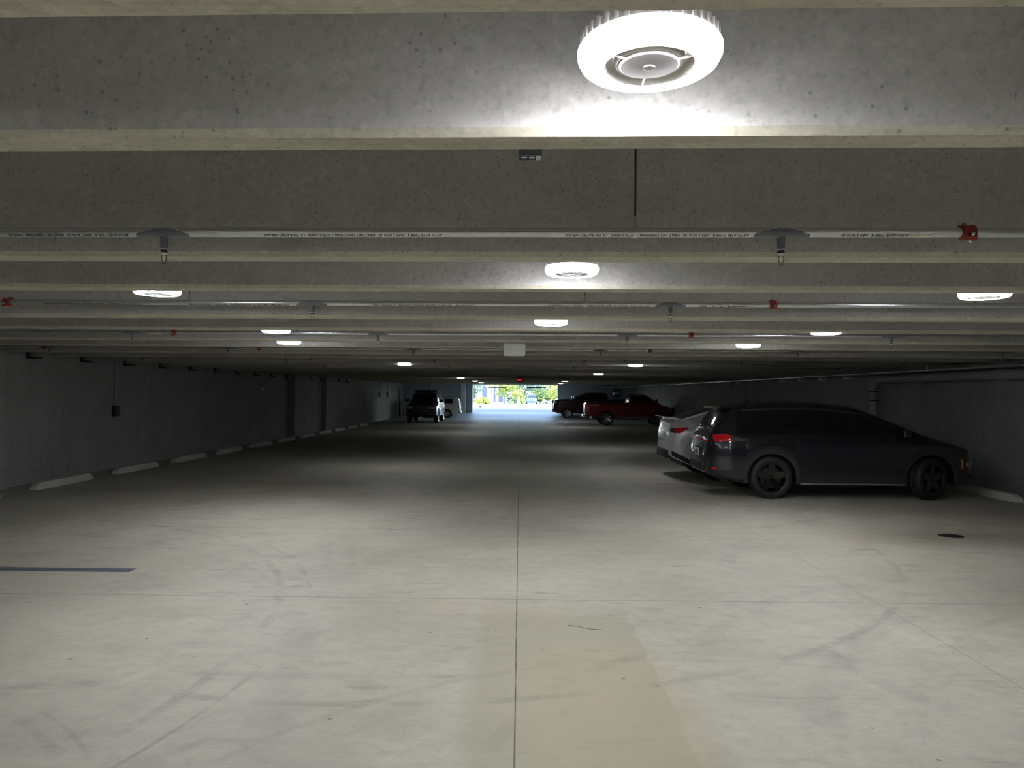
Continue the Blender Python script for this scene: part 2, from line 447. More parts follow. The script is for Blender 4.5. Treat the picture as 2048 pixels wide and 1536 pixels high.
lamps = [
 (.295,1.74,.045,'large bright ring lamp nearest the viewer, top of the picture'),
 (.315,4.64,.03,'middle ring lamp below the second wide rib, showing its grey housing'),
 (.305,7.50,-.01,'small middle ring lamp just above the white hanging box'),
 (-2.70,5.53,.005,'left ring lamp beside the red coupling at far left'),
 (3.30,5.36,.0,'right ring lamp near the right edge of the picture'),
 (-2.88,8.80,-.005,'left ring lamp on the third pipe, the higher of two close together'),
 (3.42,8.42,-.005,'right ring lamp above the dark crossover, on the third pipe'),
 (-3.33,10.75,-.005,'left ring lamp, lower of the two close together'),
 (3.22,10.62,-.01,'right ring lamp hanging above the silver car roof'),
 (-2.80,18.15,-.01,'left ring lamp alone on the dark ribs above the parked black vehicle'),
 (2.68,17.45,-.02,'right ring lamp alone on the dark ribs above the red pickup'),
 (2.62,25.1,-.02,'small distant ring lamp above the maroon pickup'),
 (-2.80,35.4,-.02,'far left ring lamp, nearest of three leading to the exit'),
 (-2.64,44.0,-.02,'far left ring lamp, middle of three leading to the exit'),
 (2.55,42.4,-.02,'far right ring lamp level with the exit sign'),
 (-2.75,53.0,-.02,'far left ring lamp closest to the exit opening'),
 (2.85,53.0,-.02,'far right ring lamp closest to the exit opening'),
]
proto = make_lamp(); DIM = None
for i, (x, y, dz, lab) in enumerate(lamps):
    z = soffit(y) + dz
    if i == 0:
        proto.location = (x, y, z); proto['label'] = lab; proto['group'] = 'ring lamps between the ribs'
    else:
        lt = copy_tree(proto, None, (x, y, z), random.uniform(0, 6), lab)
        if y > 14:      # bi-level lamps, dimmed where nobody moves
            for ch in kids(lt):
                if ch.name.startswith('lens') and 'rim' not in ch.name:
                    ch.data = DIM or ch.data.copy(); DIM = ch.data
                    ch.data.materials[0] = M['lens_dim']
for x, y, z in ((.3,-1.4,2.55),(-2.6,.32,2.37),(3.0,.32,2.37),(-2.5,-2.9,2.40),(2.9,-2.9,2.40)):  # unseen lamps added for the near light, side ones hung low to reach rib bottoms
    copy_tree(proto, None, (x, y, z), 0, 'ring lamp added outside the frame, above or behind the viewpoint')

# ------------------------------------------------------------------ sprinkler pipes
STENCIL = 'ASTM A795 TYPE E   NPS 2 SCH 10   HEAT NO 23MD79081 / HTP-2100PSI   UL FM RATED WP-300     '
ordn = ['nearest','second','third','fourth','fifth','sixth','seventh','eighth']
def make_sprinkler():
    t = thing('sprinkler', '', 'sprinkler')
    bm = bmesh.new(); lathe(bm, [(0,0),(.0195,0),(.0175,-.05),(.0175,-.062),(0,-.062)], 20)
    obj('nipple', bm, 'primer', t)
    bm = bmesh.new(); lathe(bm, [(0,-.062),(.015,-.062),(.015,-.068),(.018,-.069),(.018,-.080),(.013,-.082),(0,-.084)], 6)
    obj('hex_body', bm, 'steel_dark', t)
    bm = bmesh.new(); lathe(bm, [(.0,-.0825),(.0145,-.0825),(.013,-.092),(0,-.092)], 20); lathe(bm, [(.0,-.060),(.0172,-.060),(.0172,-.066),(0,-.066)], 20)
    obj('thread_tape', bm, 'ptfe', t)
    bm = bmesh.new()
    for s in (-1, 1):
        pts = [(s*.006,-.090),(s*.0125,-.100),(s*.013,-.112),(s*.009,-.124),(s*.002,-.131)]
        for a, b in zip(pts, pts[1:]): tube(bm, (a[0],0,a[1]), (b[0],0,b[1]), .0025, 8)
    tube(bm, (0,0,-.128), (0,0,-.136), .004, 8)
    obj('frame_arms', bm, 'brass', t)
    bm = bmesh.new(); tube(bm, (0,0,-.092), (0,0,-.126), .0018, 8)
    obj('glass_bulb', bm, 'white_plastic', t)
    bm = bmesh.new(); lathe(bm, [(0,-.135),(.0145,-.136),(.0145,-.138),(0,-.138)], 16)
    obj('deflector', bm, 'brass', t)
    return t
def make_coupling():
    t = thing('pipe_coupling', '', 'pipe coupling')
    bm = bmesh.new(); r = .0245
    lathe(bm, [(r,-.030),(r+.010,-.028),(r+.013,-.018),(r+.009,-.012),(r+.009,.012),(r+.013,.018),(r+.010,.028),(r,.030)], 28, 'X', closed=True)
    obj('housing', bm, 'red_iron', t)
    for s in (-1, 1):
        bm = bmesh.new(); bx(bm, -.022, .022, s*(r+.022)-.014, s*(r+.022)+.014, -.012, .012); bevel(bm, .004)
        pad = obj('bolt_pad', bm, 'red_iron', t)
        bm = bmesh.new(); tube(bm, (0, s*(r+.024), -.026), (0, s*(r+.024), .026), .006, 8)
        for q in (-.018, .018): tube(bm, (0, s*(r+.024), q-.004), (0, s*(r+.024), q+.004), .011, 6)
        obj('bolt', bm, 'galv', pad)
    return t
def make_hanger():
    t = thing('pipe_hanger', '', 'pipe hanger')
    bm = bmesh.new(); r = .0245
    lathe(bm, [(r,-.010),(r+.003,-.010),(r+.003,.010),(r,.010)], 24, 'X', closed=True)
    obj('loop', bm, 'galv', t)
    bm = bmesh.new(); tube(bm, (0,0,r), (0,0,.58), .005, 8)
    obj('rod', bm, 'steel_dark', t)
    bm = bmesh.new(); prism(bm, [(-.010,r+.002),(.010,r+.002),(.006,r+.045),(-.006,r+.045)], -.006, .006, 'YZ'); tube(bm, (0,0,r+.04),(0,0,r+.055), .010, 6)
    obj('nut', bm, 'galv', t)
    return t
spr, cpl, hng = make_sprinkler(), make_coupling(), make_hanger()
used = {'s':False,'c':False,'h':False}
def place(kind, proto_, loc, rx, rz, label, group):
    if not used[kind]:
        used[kind] = True; o = proto_; o.location = loc; o.rotation_euler = (rx,0,rz); o['label'] = label
        o['group'] = group
    else:
        o = copy_tree(proto_, None, loc, rz, label); o.rotation_euler = (rx,0,rz); o['group'] = group
pipes = [3.6, 6.4, 9.57, 12.75, 15.95, 19.15, 22.35, 25.55]
def posword(px):
    for lim, w in ((260,'at the far left'),(560,'left of the left lamps'),(880,'left of centre'),(1180,'near the middle'),(1420,'right of centre'),(1700,'right of the right lamps')):
        if px < lim: return w
    return 'at the far right'
for i, y0 in enumerate(pipes):
    z0 = 2.555 + max(0, y0-20)*.005; rp = .0225
    ang = -math.atan(SK)
    pipe = thing('sprinkler_pipe', '%s galvanised sprinkler pipe running across under the ribs, counted from the viewer' % ordn[i], 'pipe', (0, y0, z0), ang, 'sprinkler pipes across the ceiling')
    bm = bmesh.new(); tube(bm, (-XW/math.cos(ang)+.02,0,0), (XW/math.cos(ang)-.02,0,0), rp, 24)
    obj('pipe_run', bm, 'galv', pipe)
    def wp(X): return (X, y0 - SK*X, z0)
    xs = [-1.80, 1.27] if i < 2 else [-8.2, -5.05, -1.83, 1.36, 4.65, 8.0]
    if i == 0: xs = [-1.75, 1.235]
    for X in xs:
        px = 1040+1500*X/y0
        if px < -60 or px > 2110 or abs(X) > 8.9: continue
        # welded outlet with painted patch
        bm = bmesh.new()
        n = 20; L = .13
        rings = []
        for j in range(n+1):
            u = -L + 2*L*j/n
            prot = .0006 + .006*max(0, 1-abs(u)/.05)
            half = math.pi*(.72 - .42*abs(u/L)**2 + .05*math.sin(j*2.3))
            ring = []
            for q in range(13):
                a = -half + 2*half*q/12
                ring.append(bm.verts.new((X/math.cos(ang)+u, (rp+prot)*math.sin(a), -(rp+prot)*math.cos(a))))
            rings.append(ring)
        for j in range(n):
            for q in range(12): bm.faces.new((rings[j][q], rings[j][q+1], rings[j+1][q+1], rings[j+1][q]))
        obj('painted_outlet', bm, 'primer', pipe)
        x_, y_, z_ = wp(X)
        place('s', spr, (x_, y_, z_-rp+.004), 0, ang, 'pendent sprinkler head on the %s pipe, %s' % (ordn[i], posword(px)), 'sprinkler heads')
    for X in (2.1 + .03*i, -4.5, -8.3 if i == 3 else -99):
        if i > 4 or X < -20: continue
        px = 1040+1500*X/y0
        if px < -30 or px > 2060: continue
        place('c', cpl, wp(X), R(38), ang, 'red grooved pipe coupling on the %s pipe, %s' % (ordn[i], posword(px)), 'red pipe couplings')
        # paper label beside the coupling
        bm = bmesh.new(); n = 6; rings = []
        for u in (-.36, -.16):
            sh = .012
            rings.append([bm.verts.new((X/math.cos(ang)+u+(.02 if q > 3 else 0), -(rp+.0008)*math.sin(R(6+10*q)), -(rp+.0008)*math.cos(R(6+10*q)))) for q in range(n)])
        for q in range(n-1): bm.faces.new((rings[0][q], rings[0][q+1], rings[1][q+1], rings[1][q]))
        lb = obj('paper_label', bm, 'label', pipe)
        if i < 3:
            bm = bmesh.new(); a = R(40)
            for (u0, u1) in ((-.345,-.262),(-.25,-.22),(-.215,-.20),(-.19,-.17)):
                A = []
                for u, aa in ((u0,R(34)),(u1,R(34)),(u1,R(41)),(u0,R(41))):
                    A.append(bm.verts.new((X/math.cos(ang)+u, -(rp+.0014)*math.sin(aa), -(rp+.0014)*math.cos(aa))))
                bm.faces.new(A)
            obj('print_marks', bm, 'ink', lb)
    for X in (.545, -2.88, 3.80, -6.3, 7.2):
        px = 1040+1500*X/y0
        if i > 4 or px < -10 or px > 2060: continue
        place('h', hng, wp(X), 0, ang, 'thin rod hanger holding the %s pipe, %s' % (ordn[i], posword(px)), 'pipe hangers')
    if i < 2:
        for x0, nch in (((-.38,86),(1.08,86),(1.82,32),(-1.92,60)) if i == 0 else ((-.4,86),(1.1,86),(1.9,40),(-2.0,86),(-3.3,86))):
            a = R(46)
            tx = text_obj('stencil', STENCIL[:nch], .0205, 'ink', pipe, (x0, -(rp+.0008)*math.sin(a), -(rp+.0008)*math.cos(a)), (0,0,0))
            # upside-down lettering lying on the lower front of the pipe
            ux = Vector((-1,0,0)); nn = Vector((0,-math.sin(a),-math.cos(a))); uy = nn.cross(ux)
            mm = Matrix((ux, uy, nn)).transposed(); tx.rotation_euler = mm.to_euler()

# ------------------------------------------------------------------ things on the ceiling and walls
t = thing('hanging_box', 'blank white rounded box hanging below the ribs at the middle of the lane', 'sign box', (-.082, 10.45, 2.41))
bm = bmesh.new(); bx(bm, -.15, .15, -.035, .035, -.09, .09)
bmesh.ops.bevel(bm, geom=[e for e in bm.edges if abs(e.verts[0].co.y-e.verts[1].co.y) > .05], offset=.025, segments=5, affect='EDGES', profile=.5)
obj('case', bm, 'white_plastic', t)
bm = bmesh.new(); bx(bm, -.07, .07, -.015, .015, .088, .11); tube(bm, (0,0,.1), (0,0,.71), .008, 8)
obj('hanger', bm, 'lamp_grey', t)

t = thing('exit_sign', 'small lit red EXIT sign hanging above the lane before the opening', 'exit sign', (0.0, 34.0, 2.475))
bm = bmesh.new(); bx(bm, -.14, .14, -.03, .03, -.09, .09); bevel(bm, .008); obj('case', bm, 'exit_case', t)
text_obj('letters', 'EXIT', .115, 'exit_red', t, (0,-.033,.0), (R(90),0,0), .002, 'CENTER')
bm = bmesh.new(); tube(bm, (0,0,.09), (0,0,.70), .012, 8); obj('hanger', bm, 'steel_dark', t)

t = thing('junction_box', 'open metal box fixed behind the nearest deep rib, over the middle', 'electrical box', (.025, 2.27, 2.50))
bm = bmesh.new()
bx(bm, -.036, .036, .045, .049, 0, .09); bx(bm, -.036, .036, -.001, .003, 0, .09)
bx(bm, -.036, -.033, 0, .049, 0, .09); bx(bm, .033, .036, 0, .049, 0, .09); bx(bm, -.036, .036, 0, .049, .086, .09)
obj('case', bm, 'primer', t)
for k in (-.018, .006):
    bm = bmesh.new(); tube(bm, (k,.025,.002), (k,.025,.012), .010, 16); obj('knockout', bm, 'galv', t)
bm = bmesh.new(); bx(bm, .018, .033, .004, .045, .0, .02); obj('bracket', bm, 'galv', t)

# left wall: conduit with switch box
t = thing('wall_switch_box', 'small black switch box with a conduit up the left wall', 'switch box', (-XW, 17.3, 1.33))
bm = bmesh.new(); bx(bm, 0, .09, -.09, .09, -.12, .12); bevel(bm, .01); obj('box', bm, 'black', t)
bm = bmesh.new(); tube(bm, (.03,0,.12), (.03,0,1.5), .02, 10); obj('conduit', bm, 'pvc', t)
bm = bmesh.new(); tube(bm, (.05,.03,-.15), (.05,.03,-.11), .03, 10); obj('gland', bm, 'galv', t)
t = thing('wall_dot_lamp', 'tiny pale dot lamp on the left wall at the second panel joint', 'wall lamp', (-XW, 27.3, 1.93))
bm = bmesh.new(); tube(bm, (0,0,0), (.06,0,0), .05, 14, .035); obj('body', bm, 'white_plastic', t)  # wall dot lamp drawn as a pale body that gives no light

# right wall pipes
t = thing('drain_pipe', 'thick grey drain pipe along the right wall turning down behind the dark car', 'pipe')
bm = bmesh.new(); tube(bm, (9.17, 7.0, 2.22), (9.17, 19.35, 2.26), .10, 24); obj('pipe_run', bm, 'pvc', t)
for y in (9.2, 11.6, 14.3, 17.2):
    bm = bmesh.new(); tube(bm, (9.17, y, 2.243), (9.17, y+.16, 2.243), .115, 24); obj('coupling', bm, 'pvc', t)
bm = bmesh.new()
pts = [(9.17,19.3,2.26),(9.17,19.42,2.24),(9.17,19.50,2.18),(9.17,19.53,2.08),(9.17,19.53,1.98)]
for a, b in zip(pts, pts[1:]): tube(bm, a, b, .112, 20)
for p in pts[1:-1]: bmesh.ops.create_uvsphere(bm, u_segments=20, v_segments=10, radius=.112, matrix=Matrix.Translation(p))
obj('elbow', bm, 'pvc', t)
bm = bmesh.new(); tube(bm, (9.17,19.53,0.02), (9.17,19.53,1.98), .10, 24); obj('downpipe', bm, 'pvc', t)
for z in (1.95, 1.72):
    bm = bmesh.new(); lathe(bm, [(.10,z-.015),(.114,z-.015),(.114,z+.015),(.10,z+.015)], 24, center=(9.17,19.53,0), closed=True)
    obj('clamp', bm, 'black', t)

def pipe_path(name, label, pts, r, mat, step=3.2):
    t = thing(name, label, 'pipe')
    bm = bmesh.new()
    for a, b in zip(pts, pts[1:]): tube(bm, a, b, r, 12)
    obj('pipe_run', bm, mat, t)
    a, b = Vector(pts[0]), Vector(pts[1]); L = (b-a).length; n = int(L/step)
    for i in range(1, n+1):
        p = a+(b-a)*i/(n+1)
        bm = bmesh.new(); tube(bm, (p.x,p.y,p.z+r*.5), (p.x,p.y,3.2+max(0,p.y-20)*.005), .006, 6); tube(bm, p-(b-a).normalized()*.03, p+(b-a).normalized()*.03, r*1.35, 12)
        obj('hanger', bm, mat, t)
    return t
pipe_path('supply_pipe', 'long thin pipe running along the top of the right wall to the far end', [(8.75,7,2.36),(8.75,50,2.50),(8.3,55,2.46),(6.9,60.5,2.50)], .03, 'galv', 3.2)
pipe_path('supply_pipe', 'short thin pipe crossing the far wall above the round mirror', [(5.9,61.6,2.42),(8.4,61.6,2.40)], .025, 'pvc', 1.0)
t = thing('cable_bundle', 'cluster of short dark cables hanging under the ribs above the drain pipe', 'cables', (8.3,13.1,2.50))
for k in range(7):
    bm = bmesh.new(); tube(bm, (k*.035,0,.55), (k*.035+.005*(-1)**k,0,-.03-.02*(k%3)), .007, 6); obj('cable', bm, 'black', t)

# pale bearing blocks in the right wall
bb = None
for k in range(11):
    y = 21.3+1.77*k
    bm = bmesh.new(); bx(bm, 9.18, XW-.02, y-.10, y+.10, 2.30, 2.47); bevel(bm, .01)
    if k == 0:
        bb = obj('bearing_block', bm, 'block'); o = bb
    else:
        bm.free(); o = bb.copy(); COL.objects.link(o); o.location = (0, 1.77*k, .004*k)
    nth = ['nearest','second nearest','third','fourth','fifth','sixth','seventh','eighth','ninth','tenth','farthest'][k]
    tag(o, 'pale square block high on the right wall, %s in the row' % nth, 'block', 'pale blocks along the right wall')
bb = None
for k in range(16):   # black strips standing in for the dark rib pocket gaps, left wall
    y = 14.3+1.75*k
    bm = bmesh.new(); bx(bm, -XW, -XW+.16, y-.12, y+.12, 2.40, 2.44); bx(bm, -XW, -XW+.05, y-.12, y-.09, 2.44, 2.6)
    if k == 0: bb = obj('rib_gap_strip', bm, 'black', smooth=0); o = bb
    else: bm.free(); o = bb.copy(); COL.objects.link(o); o.location = (0, 1.75*k, 0)
    tag(o, 'thin black strip for the dark gap under a rib on the left wall, number %d counted from the viewer' % (k+1), 'bracket', 'black strips along the left wall')

# ------------------------------------------------------------------ floor items
def make_stop():
    bm = bmesh.new()
    prof = [(-.09,0),(.09,0),(.085,.03),(.055,.125),(-.055,.125),(-.085,.03)]
    L = 1.83; n = len(prof); rows = []
    for (y, s, hz) in ((-L/2,.88,.55),(-L/2+.13,1,1),(L/2-.13,1,1),(L/2,.88,.55)):
        rows.append([bm.verts.new((u*s, y, v*hz)) for u, v in prof])
    for i in range(3):
        for j in range(n): bm.faces.new((rows[i][j], rows[i][(j+1)%n], rows[i+1][(j+1)%n], rows[i+1][j]))
    bm.faces.new(rows[0]); bm.faces.new(rows[-1][::-1])
    return bm
first = None
names = ['nearest, half out of frame','second','third','fourth','fifth','sixth','seventh','eighth','ninth','tenth','eleventh','twelfth']
def put_stop(x, y, label, group, rz=0):
    global first
    if first is None:
        t = thing('wheel_stop', label, 'wheel stop', (x,y,0), rz, group)
        obj('kerb_bar', make_stop(), 'stop', t, 20)
        for s in (-.6, .6):
            bm = bmesh.new(); tube(bm, (0,s,.118), (0,s,.129), .014, 10); obj('pin', bm, 'steel_dark', t)
        first = t
    else:
        copy_tree(first, None, (x,y,0), rz, label)['group'] = group
for k in range(12):
    put_stop(-8.72, 11.55+2.74*k, 'pale concrete wheel stop by the left wall, %s from the viewer' % names[k], 'wheel stops along the left wall', R(random.uniform(-1.5,1.5)))
put_stop(8.62, 13.95, 'pale concrete wheel stop in front of the dark car, right wall', 'wheel stops along the right wall')
put_stop(8.75, 16.85, 'pale concrete wheel stop in front of the silver car', 'wheel stops along the right wall')
put_stop(8.72, 11.2, 'pale concrete wheel stop just past the right edge of the picture', 'wheel stops along the right wall')

bm = bmesh.new(); bx(bm, -8.3, -3.83, 7.37, 7.52, 0.0005, .003)
tag(obj('stall_line', bm, 'stripe', smooth=0), 'dark slate painted stall line on the floor at the left', 'floor marking')
t = thing('floor_drain', 'round dark floor drain cover set in the floor right of the lane', 'drain', (5.6, 9.8, 0))
bm = bmesh.new(); lathe(bm, [(.15,0),(.15,.006),(.135,.008),(.135,0)], 32, closed=True); obj('rim', bm, 'steel_dark', t)
bm = bmesh.new(); lathe(bm, [(0,.004),(.134,.004),(.134,0),(0,0)], 32)
for k in range(5): bx(bm, -.10, .10, -.09+k*.04, -.078+k*.04, .004, .007)
obj('grate', bm, 'steel_dark', t)
for (x, y, rz, lab) in ((.62,5.55,.9,'thin bent twig lying on the floor right of the centre joint'),):
    bm = bmesh.new()
    pts = [(-.13,0,.005),(-.04,.006,.006),(.05,-.004,.005),(.12,.006,.008),(.15,.03,.005)]
    for a, b in zip(pts, pts[1:]): tube(bm, a, b, .0018, 6)
    tag(obj('twig', bm, 'steel_dark', loc=(.50,5.75,0), rot=(0,0,-.5)), lab, 'twig')

# ------------------------------------------------------------------ vehicles
def interp(keys, x):
    if x <= keys[0][0]: return keys[0][1]
    for (a, va), (b, vb) in zip(keys, keys[1:]):
        if x <= b:
            u = (x-a)/(b-a)
            return va+(vb-va)*u
    return keys[-1][1]
def sm(keys, x, h=.05):
    return (interp(keys,x-h)+2*interp(keys,x)+interp(keys,x+h)+interp(keys,x-h/2)+interp(keys,x+h/2))/6
class Loft:
    """car body as cross-sections along x (front = +x)"""
    def __init__(s, x0, x1, top, belt, bot, wid, roofw, wheels=(), crown=.03, step=.04, flat=False):
        s.x0, s.x1, s.top, s.belt, s.bot, s.wid, s.roofw, s.wheels, s.crown, s.step = x0,x1,top,belt,bot,wid,roofw,wheels,crown,step
        s.cache = {}
    def zb(s, x):
        z = interp(s.bot, x)
        for (xw, zw, r) in s.wheels:
            if abs(x-xw) < r: z = max(z, zw+math.sqrt(r*r-(x-xw)**2))
        return z
    def ring(s, x):
        k = round(x, 4)
        if k in s.cache: return s.cache[k]
        zb = s.zb(x); zt = sm(s.top, x, .04); zl = min(sm(s.belt, x), zt-.02); w = interp(s.wid, x); wr = min(sm(s.roofw, x), w-.015)
        f = min(1, max(.1, (zt-zl)/.3))
        p = [(0,zb),(.5*w,zb),(w-.05,zb),(w-.012,zb+.015),(w,zb+.06),(w+.004,zb+(zl-zb)*.5),(w-.004,zl-.16*f-.02),(w-.03,zl-.03*f),(w-.055,zl),
             (wr+.02*f,zt-.12*f),(wr-.02,zt-.05*f),(wr-.12,zt-.012),(wr*.5,zt+s.crown*.7),(0,zt+s.crown)]
        q = [p[0]]
        for a in p[1:]:
            q.append((a[0], max(a[1], q[-1][1]+(.004 if len(q) > 2 else 0)) if len(q) < 9 else max(a[1], q[-1][1]-.0 if len(q) < 10 else a[1])))
        # corner cutting
        for _ in range(2):
            r_ = [q[0]]
            for a, b in zip(q, q[1:]):
                r_ += [(a[0]*.75+b[0]*.25, a[1]*.75+b[1]*.25), (a[0]*.25+b[0]*.75, a[1]*.25+b[1]*.75)]
            r_.append(q[-1]); q = r_
        s.cache[k] = q
        return q
    def stations(s):
        n = int((s.x1-s.x0)/s.step); xs = {round(s.x0+(s.x1-s.x0)*i/n, 4) for i in range(n+1)}
        for (xw, zw, r) in s.wheels:
            for i in range(33):
                xs.add(round(xw+r*math.cos(math.pi*i/32)*.9999, 4))
        for e in (.01,.02,.03,.05): xs.add(round(s.x0+e,4)); xs.add(round(s.x1-e,4))
        for k in s.top:
            if s.x0 < k[0] < s.x1: xs.add(round(k[0],4))
        return sorted(x for x in xs if s.x0 <= x <= s.x1)
    def mesh(s):
        bm = bmesh.new(); rows = []
        for x in s.stations():
            h = s.ring(x)
            full = [(y, z) for y, z in h] + [(-y, z) for y, z in h[-2:0:-1]]
            rows.append([bm.verts.new((x, y, z)) for y, z in full])
        n = len(rows[0])
        for A, B in zip(rows, rows[1:]):
            for j in range(n): bm.faces.new((A[j], A[(j+1)%n], B[(j+1)%n], B[j]))
        for r_, rev in ((rows[0], True), (rows[-1], False)):
            m = n//2
            # cap: strips between the two halves
            for j in range(0, m):
                a, b = r_[j], r_[j+1]; c, d = r_[(n-j-1) % n], r_[(n-j) % n]
                vs = []
                for v in (a, b, c, d):
                    if v not in vs: vs.append(v)
                if len(vs) > 2:
                    try: bm.faces.new(vs)
                    except ValueError: pass
        bmesh.ops.remove_doubles(bm, verts=bm.verts, dist=1e-5)
        return bm
    def S(s, x, z):
        q = s.ring(x); best = None
        for (y0, z0), (y1, z1) in zip(q, q[1:]):
            if z0 <= z <= z1 and z1 > z0:
                y = y0+(y1-y0)*(z-z0)/(z1-z0); best = y if best is None else max(best, y)
        if best is None: best = q[-1][0] if z > q[-1][1] else max(a for a, b in q[:10])
        return best
    def T(s, x, y):
        q = s.ring(x); y = abs(y); best = 0
        for (y0, z0), (y1, z1) in zip(q, q[1:]):
            if min(y0,y1) <= y <= max(y0,y1) and abs(y1-y0) > 1e-6:
                best = max(best, z0+(z1-z0)*(y-y0)/(y1-y0))
        return best
def patch_side(L, x0, x1, bot, top, side, eps=.004, nx=14, nz=5, th=.012):
    bm = bmesh.new()
    fb = bot if callable(bot) else (lambda x: interp(bot, x)); ft = top if callable(top) else (lambda x: interp(top, x))
    def grid(e):
        g = []
        for i in range(nx+1):
            x = x0+(x1-x0)*i/nx; b, t = fb(x), ft(x)
            g.append([bm.verts.new((x, side*(L.S(x, b+(t-b)*j/nz)+e), b+(t-b)*j/nz)) for j in range(nz+1)])
        return g
    G, H = grid(eps), grid(eps-th)
    for i in range(nx):
        for j in range(nz):
            bm.faces.new((G[i][j], G[i+1][j], G[i+1][j+1], G[i][j+1])); bm.faces.new((H[i][j], H[i][j+1], H[i+1][j+1], H[i+1][j]))
    for i in range(nx):
        for j in (0, nz): bm.faces.new((G[i][j], H[i][j], H[i+1][j], G[i+1][j]))
    for j in range(nz):
        for i in (0, nx): bm.faces.new((G[i][j], G[i][j+1], H[i][j+1], H[i][j]))
    return bm
def patch_top(L, x0, x1, hw, eps=.005, nx=12, ny=12, th=.012):
    bm = bmesh.new()
    fh = lambda x: interp(hw, x)
    def grid(e):
        return [[bm.verts.new((x, y, L.T(x, y)+e)) for y in [fh(x)*(2*j/ny-1) for j in range(ny+1)]] for x in [x0+(x1-x0)*i/nx for i in range(nx+1)]]
    G, H = grid(eps), grid(eps-th)
    for i in range(nx):
        for j in range(ny):
            bm.faces.new((G[i][j], G[i+1][j], G[i+1][j+1], G[i][j+1])); bm.faces.new((H[i][j], H[i][j+1], H[i+1][j+1], H[i+1][j]))
    for i in range(nx):
        for j in (0, ny): bm.faces.new((G[i][j], H[i][j], H[i+1][j], G[i+1][j]))
    for j in range(ny):
        for i in (0, nx): bm.faces.new((G[i][j], G[i][j+1], H[i][j+1], H[i][j]))
    return bm
def wheel(parent, x, y, r, w, side, rimmat, spokes=5, rz=0, style='wide'):
    """side -1: outer face looks to -y"""
    bm = bmesh.new(); h = w/2
    ri = r*.70 if r > .36 else r*.64
    prof = [(ri,-h+.01),(ri+.015,-h),(r*.90,-h),(r*.965,-h+.02),(r,-h+.05)]
    for k in range(4):   # tread grooves
        u = -h+.06+k*(w-.12)/4
        prof += [(r,u),(r,u+.022),(r-.008,u+.024),(r-.008,u+.032)]
    prof += [(r,h-.05),(r*.965,h-.02),(r*.90,h),(ri+.015,h),(ri,h-.01)]
    lathe(bm, prof, 48, 'Y', closed=True)
    t = obj('wheel', bm, 'rubber', parent, 40, (x, y, r), (0,0,rz))
    bm = bmesh.new(); s = side
    lathe(bm, [(ri,s*(h-.005)),(ri-.018,s*(h-.012)),(ri-.03,s*(h-.05)),(ri-.035,-s*h*.8),(ri,-s*h*.8)], 40, 'Y', closed=True)
    for k in range(spokes):
        a = 2*math.pi*k/spokes+math.pi/2
        wd = {'wide':.115,'thin':.05,'mid':.075}[style]*r/.37
        for off in ((0,) if style != 'thin' else (-.09,.09)):
            c, sn = math.cos(a+off), math.sin(a+off)
            A = []
            for rr, ww, yy in ((.03,wd*.55,h-.045),(ri-.012,wd*.5,h-.022)):
                for q in (-1, 1):
                    for dy in (0, -.03):
                        A.append(bm.verts.new((c*rr-sn*q*ww/1, s*(yy+dy), sn*rr+c*q*ww/1)))
            a0,a1,a2,a3,b0,b1,b2,b3 = A
            for f in ((a0,a2,b2,b0),(a1,b1,b3,a3),(a0,b0,b1,a1),(a2,a3,b3,b2),(a0,a1,a3,a2),(b0,b2,b3,b1)): bm.faces.new(f)
    obj('rim', bm, rimmat, t)
    bm = bmesh.new(); lathe(bm, [(0,s*(h-.035)),(.035,s*(h-.035)),(.05,s*(h-.05)),(.05,s*(h-.09)),(0,s*(h-.09))], 20, 'Y')
    obj('hub', bm, rimmat, t)
    bm = bmesh.new(); lathe(bm, [(0,s*(h-.10)),(ri*.72,s*(h-.10)),(ri*.72,s*(h-.12)),(0,s*(h-.12))], 28, 'Y')
    obj('brake_disc', bm, 'steel_dark', t)
    return t
def liner(parent, L, hw, x0, x1, z0=.2, z1=.55):
    bm = bmesh.new(); bx(bm, x0, x1, -hw, hw, z0, z1); obj('underbody', bm, 'black', parent, 0)
def arch_trim(parent, L, xw, zw, r0, r1, mat='trimblack', a0=0, a1=180, sides=(-1,1)):
    for s in sides:
        bm = bmesh.new(); n = 28; G = []
        for i in range(n+1):
            a = R(a0+(a1-a0)*i/n); row = []
            for rr, e in ((r0,-.03),(r0,.012),((r0+r1)/2,.016),(r1,.010),(r1,-.01)):
                x = xw+rr*math.cos(a); z = zw+rr*math.sin(a)
                x = min(max(x, L.x0+.01), L.x1-.01)
                row.append(bm.verts.new((x, s*(max(L.S(x, max(z, L.zb(x)+.03)), 0)+e), z)))
            G.append(row)
        for A, B in zip(G, G[1:]):
            for j in range(4): bm.faces.new((A[j], A[j+1], B[j+1], B[j]))
        obj('arch_trim', bm, mat, parent)
def mirrors(parent, x, z, y, mat, size=(.14,.20,.13)):
    for s in (-1, 1):
        bm = bmesh.new(); a, b, c = size
        vs = bx(bm, x-a/2, x+a/2, s*y+(0 if s > 0 else -b), s*y+(b if s > 0 else 0), z, z+c); bevel(bm, .03, 3)
        tube(bm, (x, s*(y-.12), z-.02), (x, s*(y+.06), z+.03), .03, 8)
        obj('side_mirror', bm, mat, parent)
def box_part(name, parent, mat, a, bev=.008, **k):
    bm = bmesh.new(); bx(bm, *a)
    if bev: bevel(bm, bev)
    return obj(name, bm, mat, parent, **k)
def plate_at(parent, x, y, z, sgn, rot=0, w=.30, h=.15):
    p = box_part('licence_plate', parent, 'plate', (x-.006, x+.006, y-w/2, y+w/2, z-h/2, z+h/2), .003)
    return p

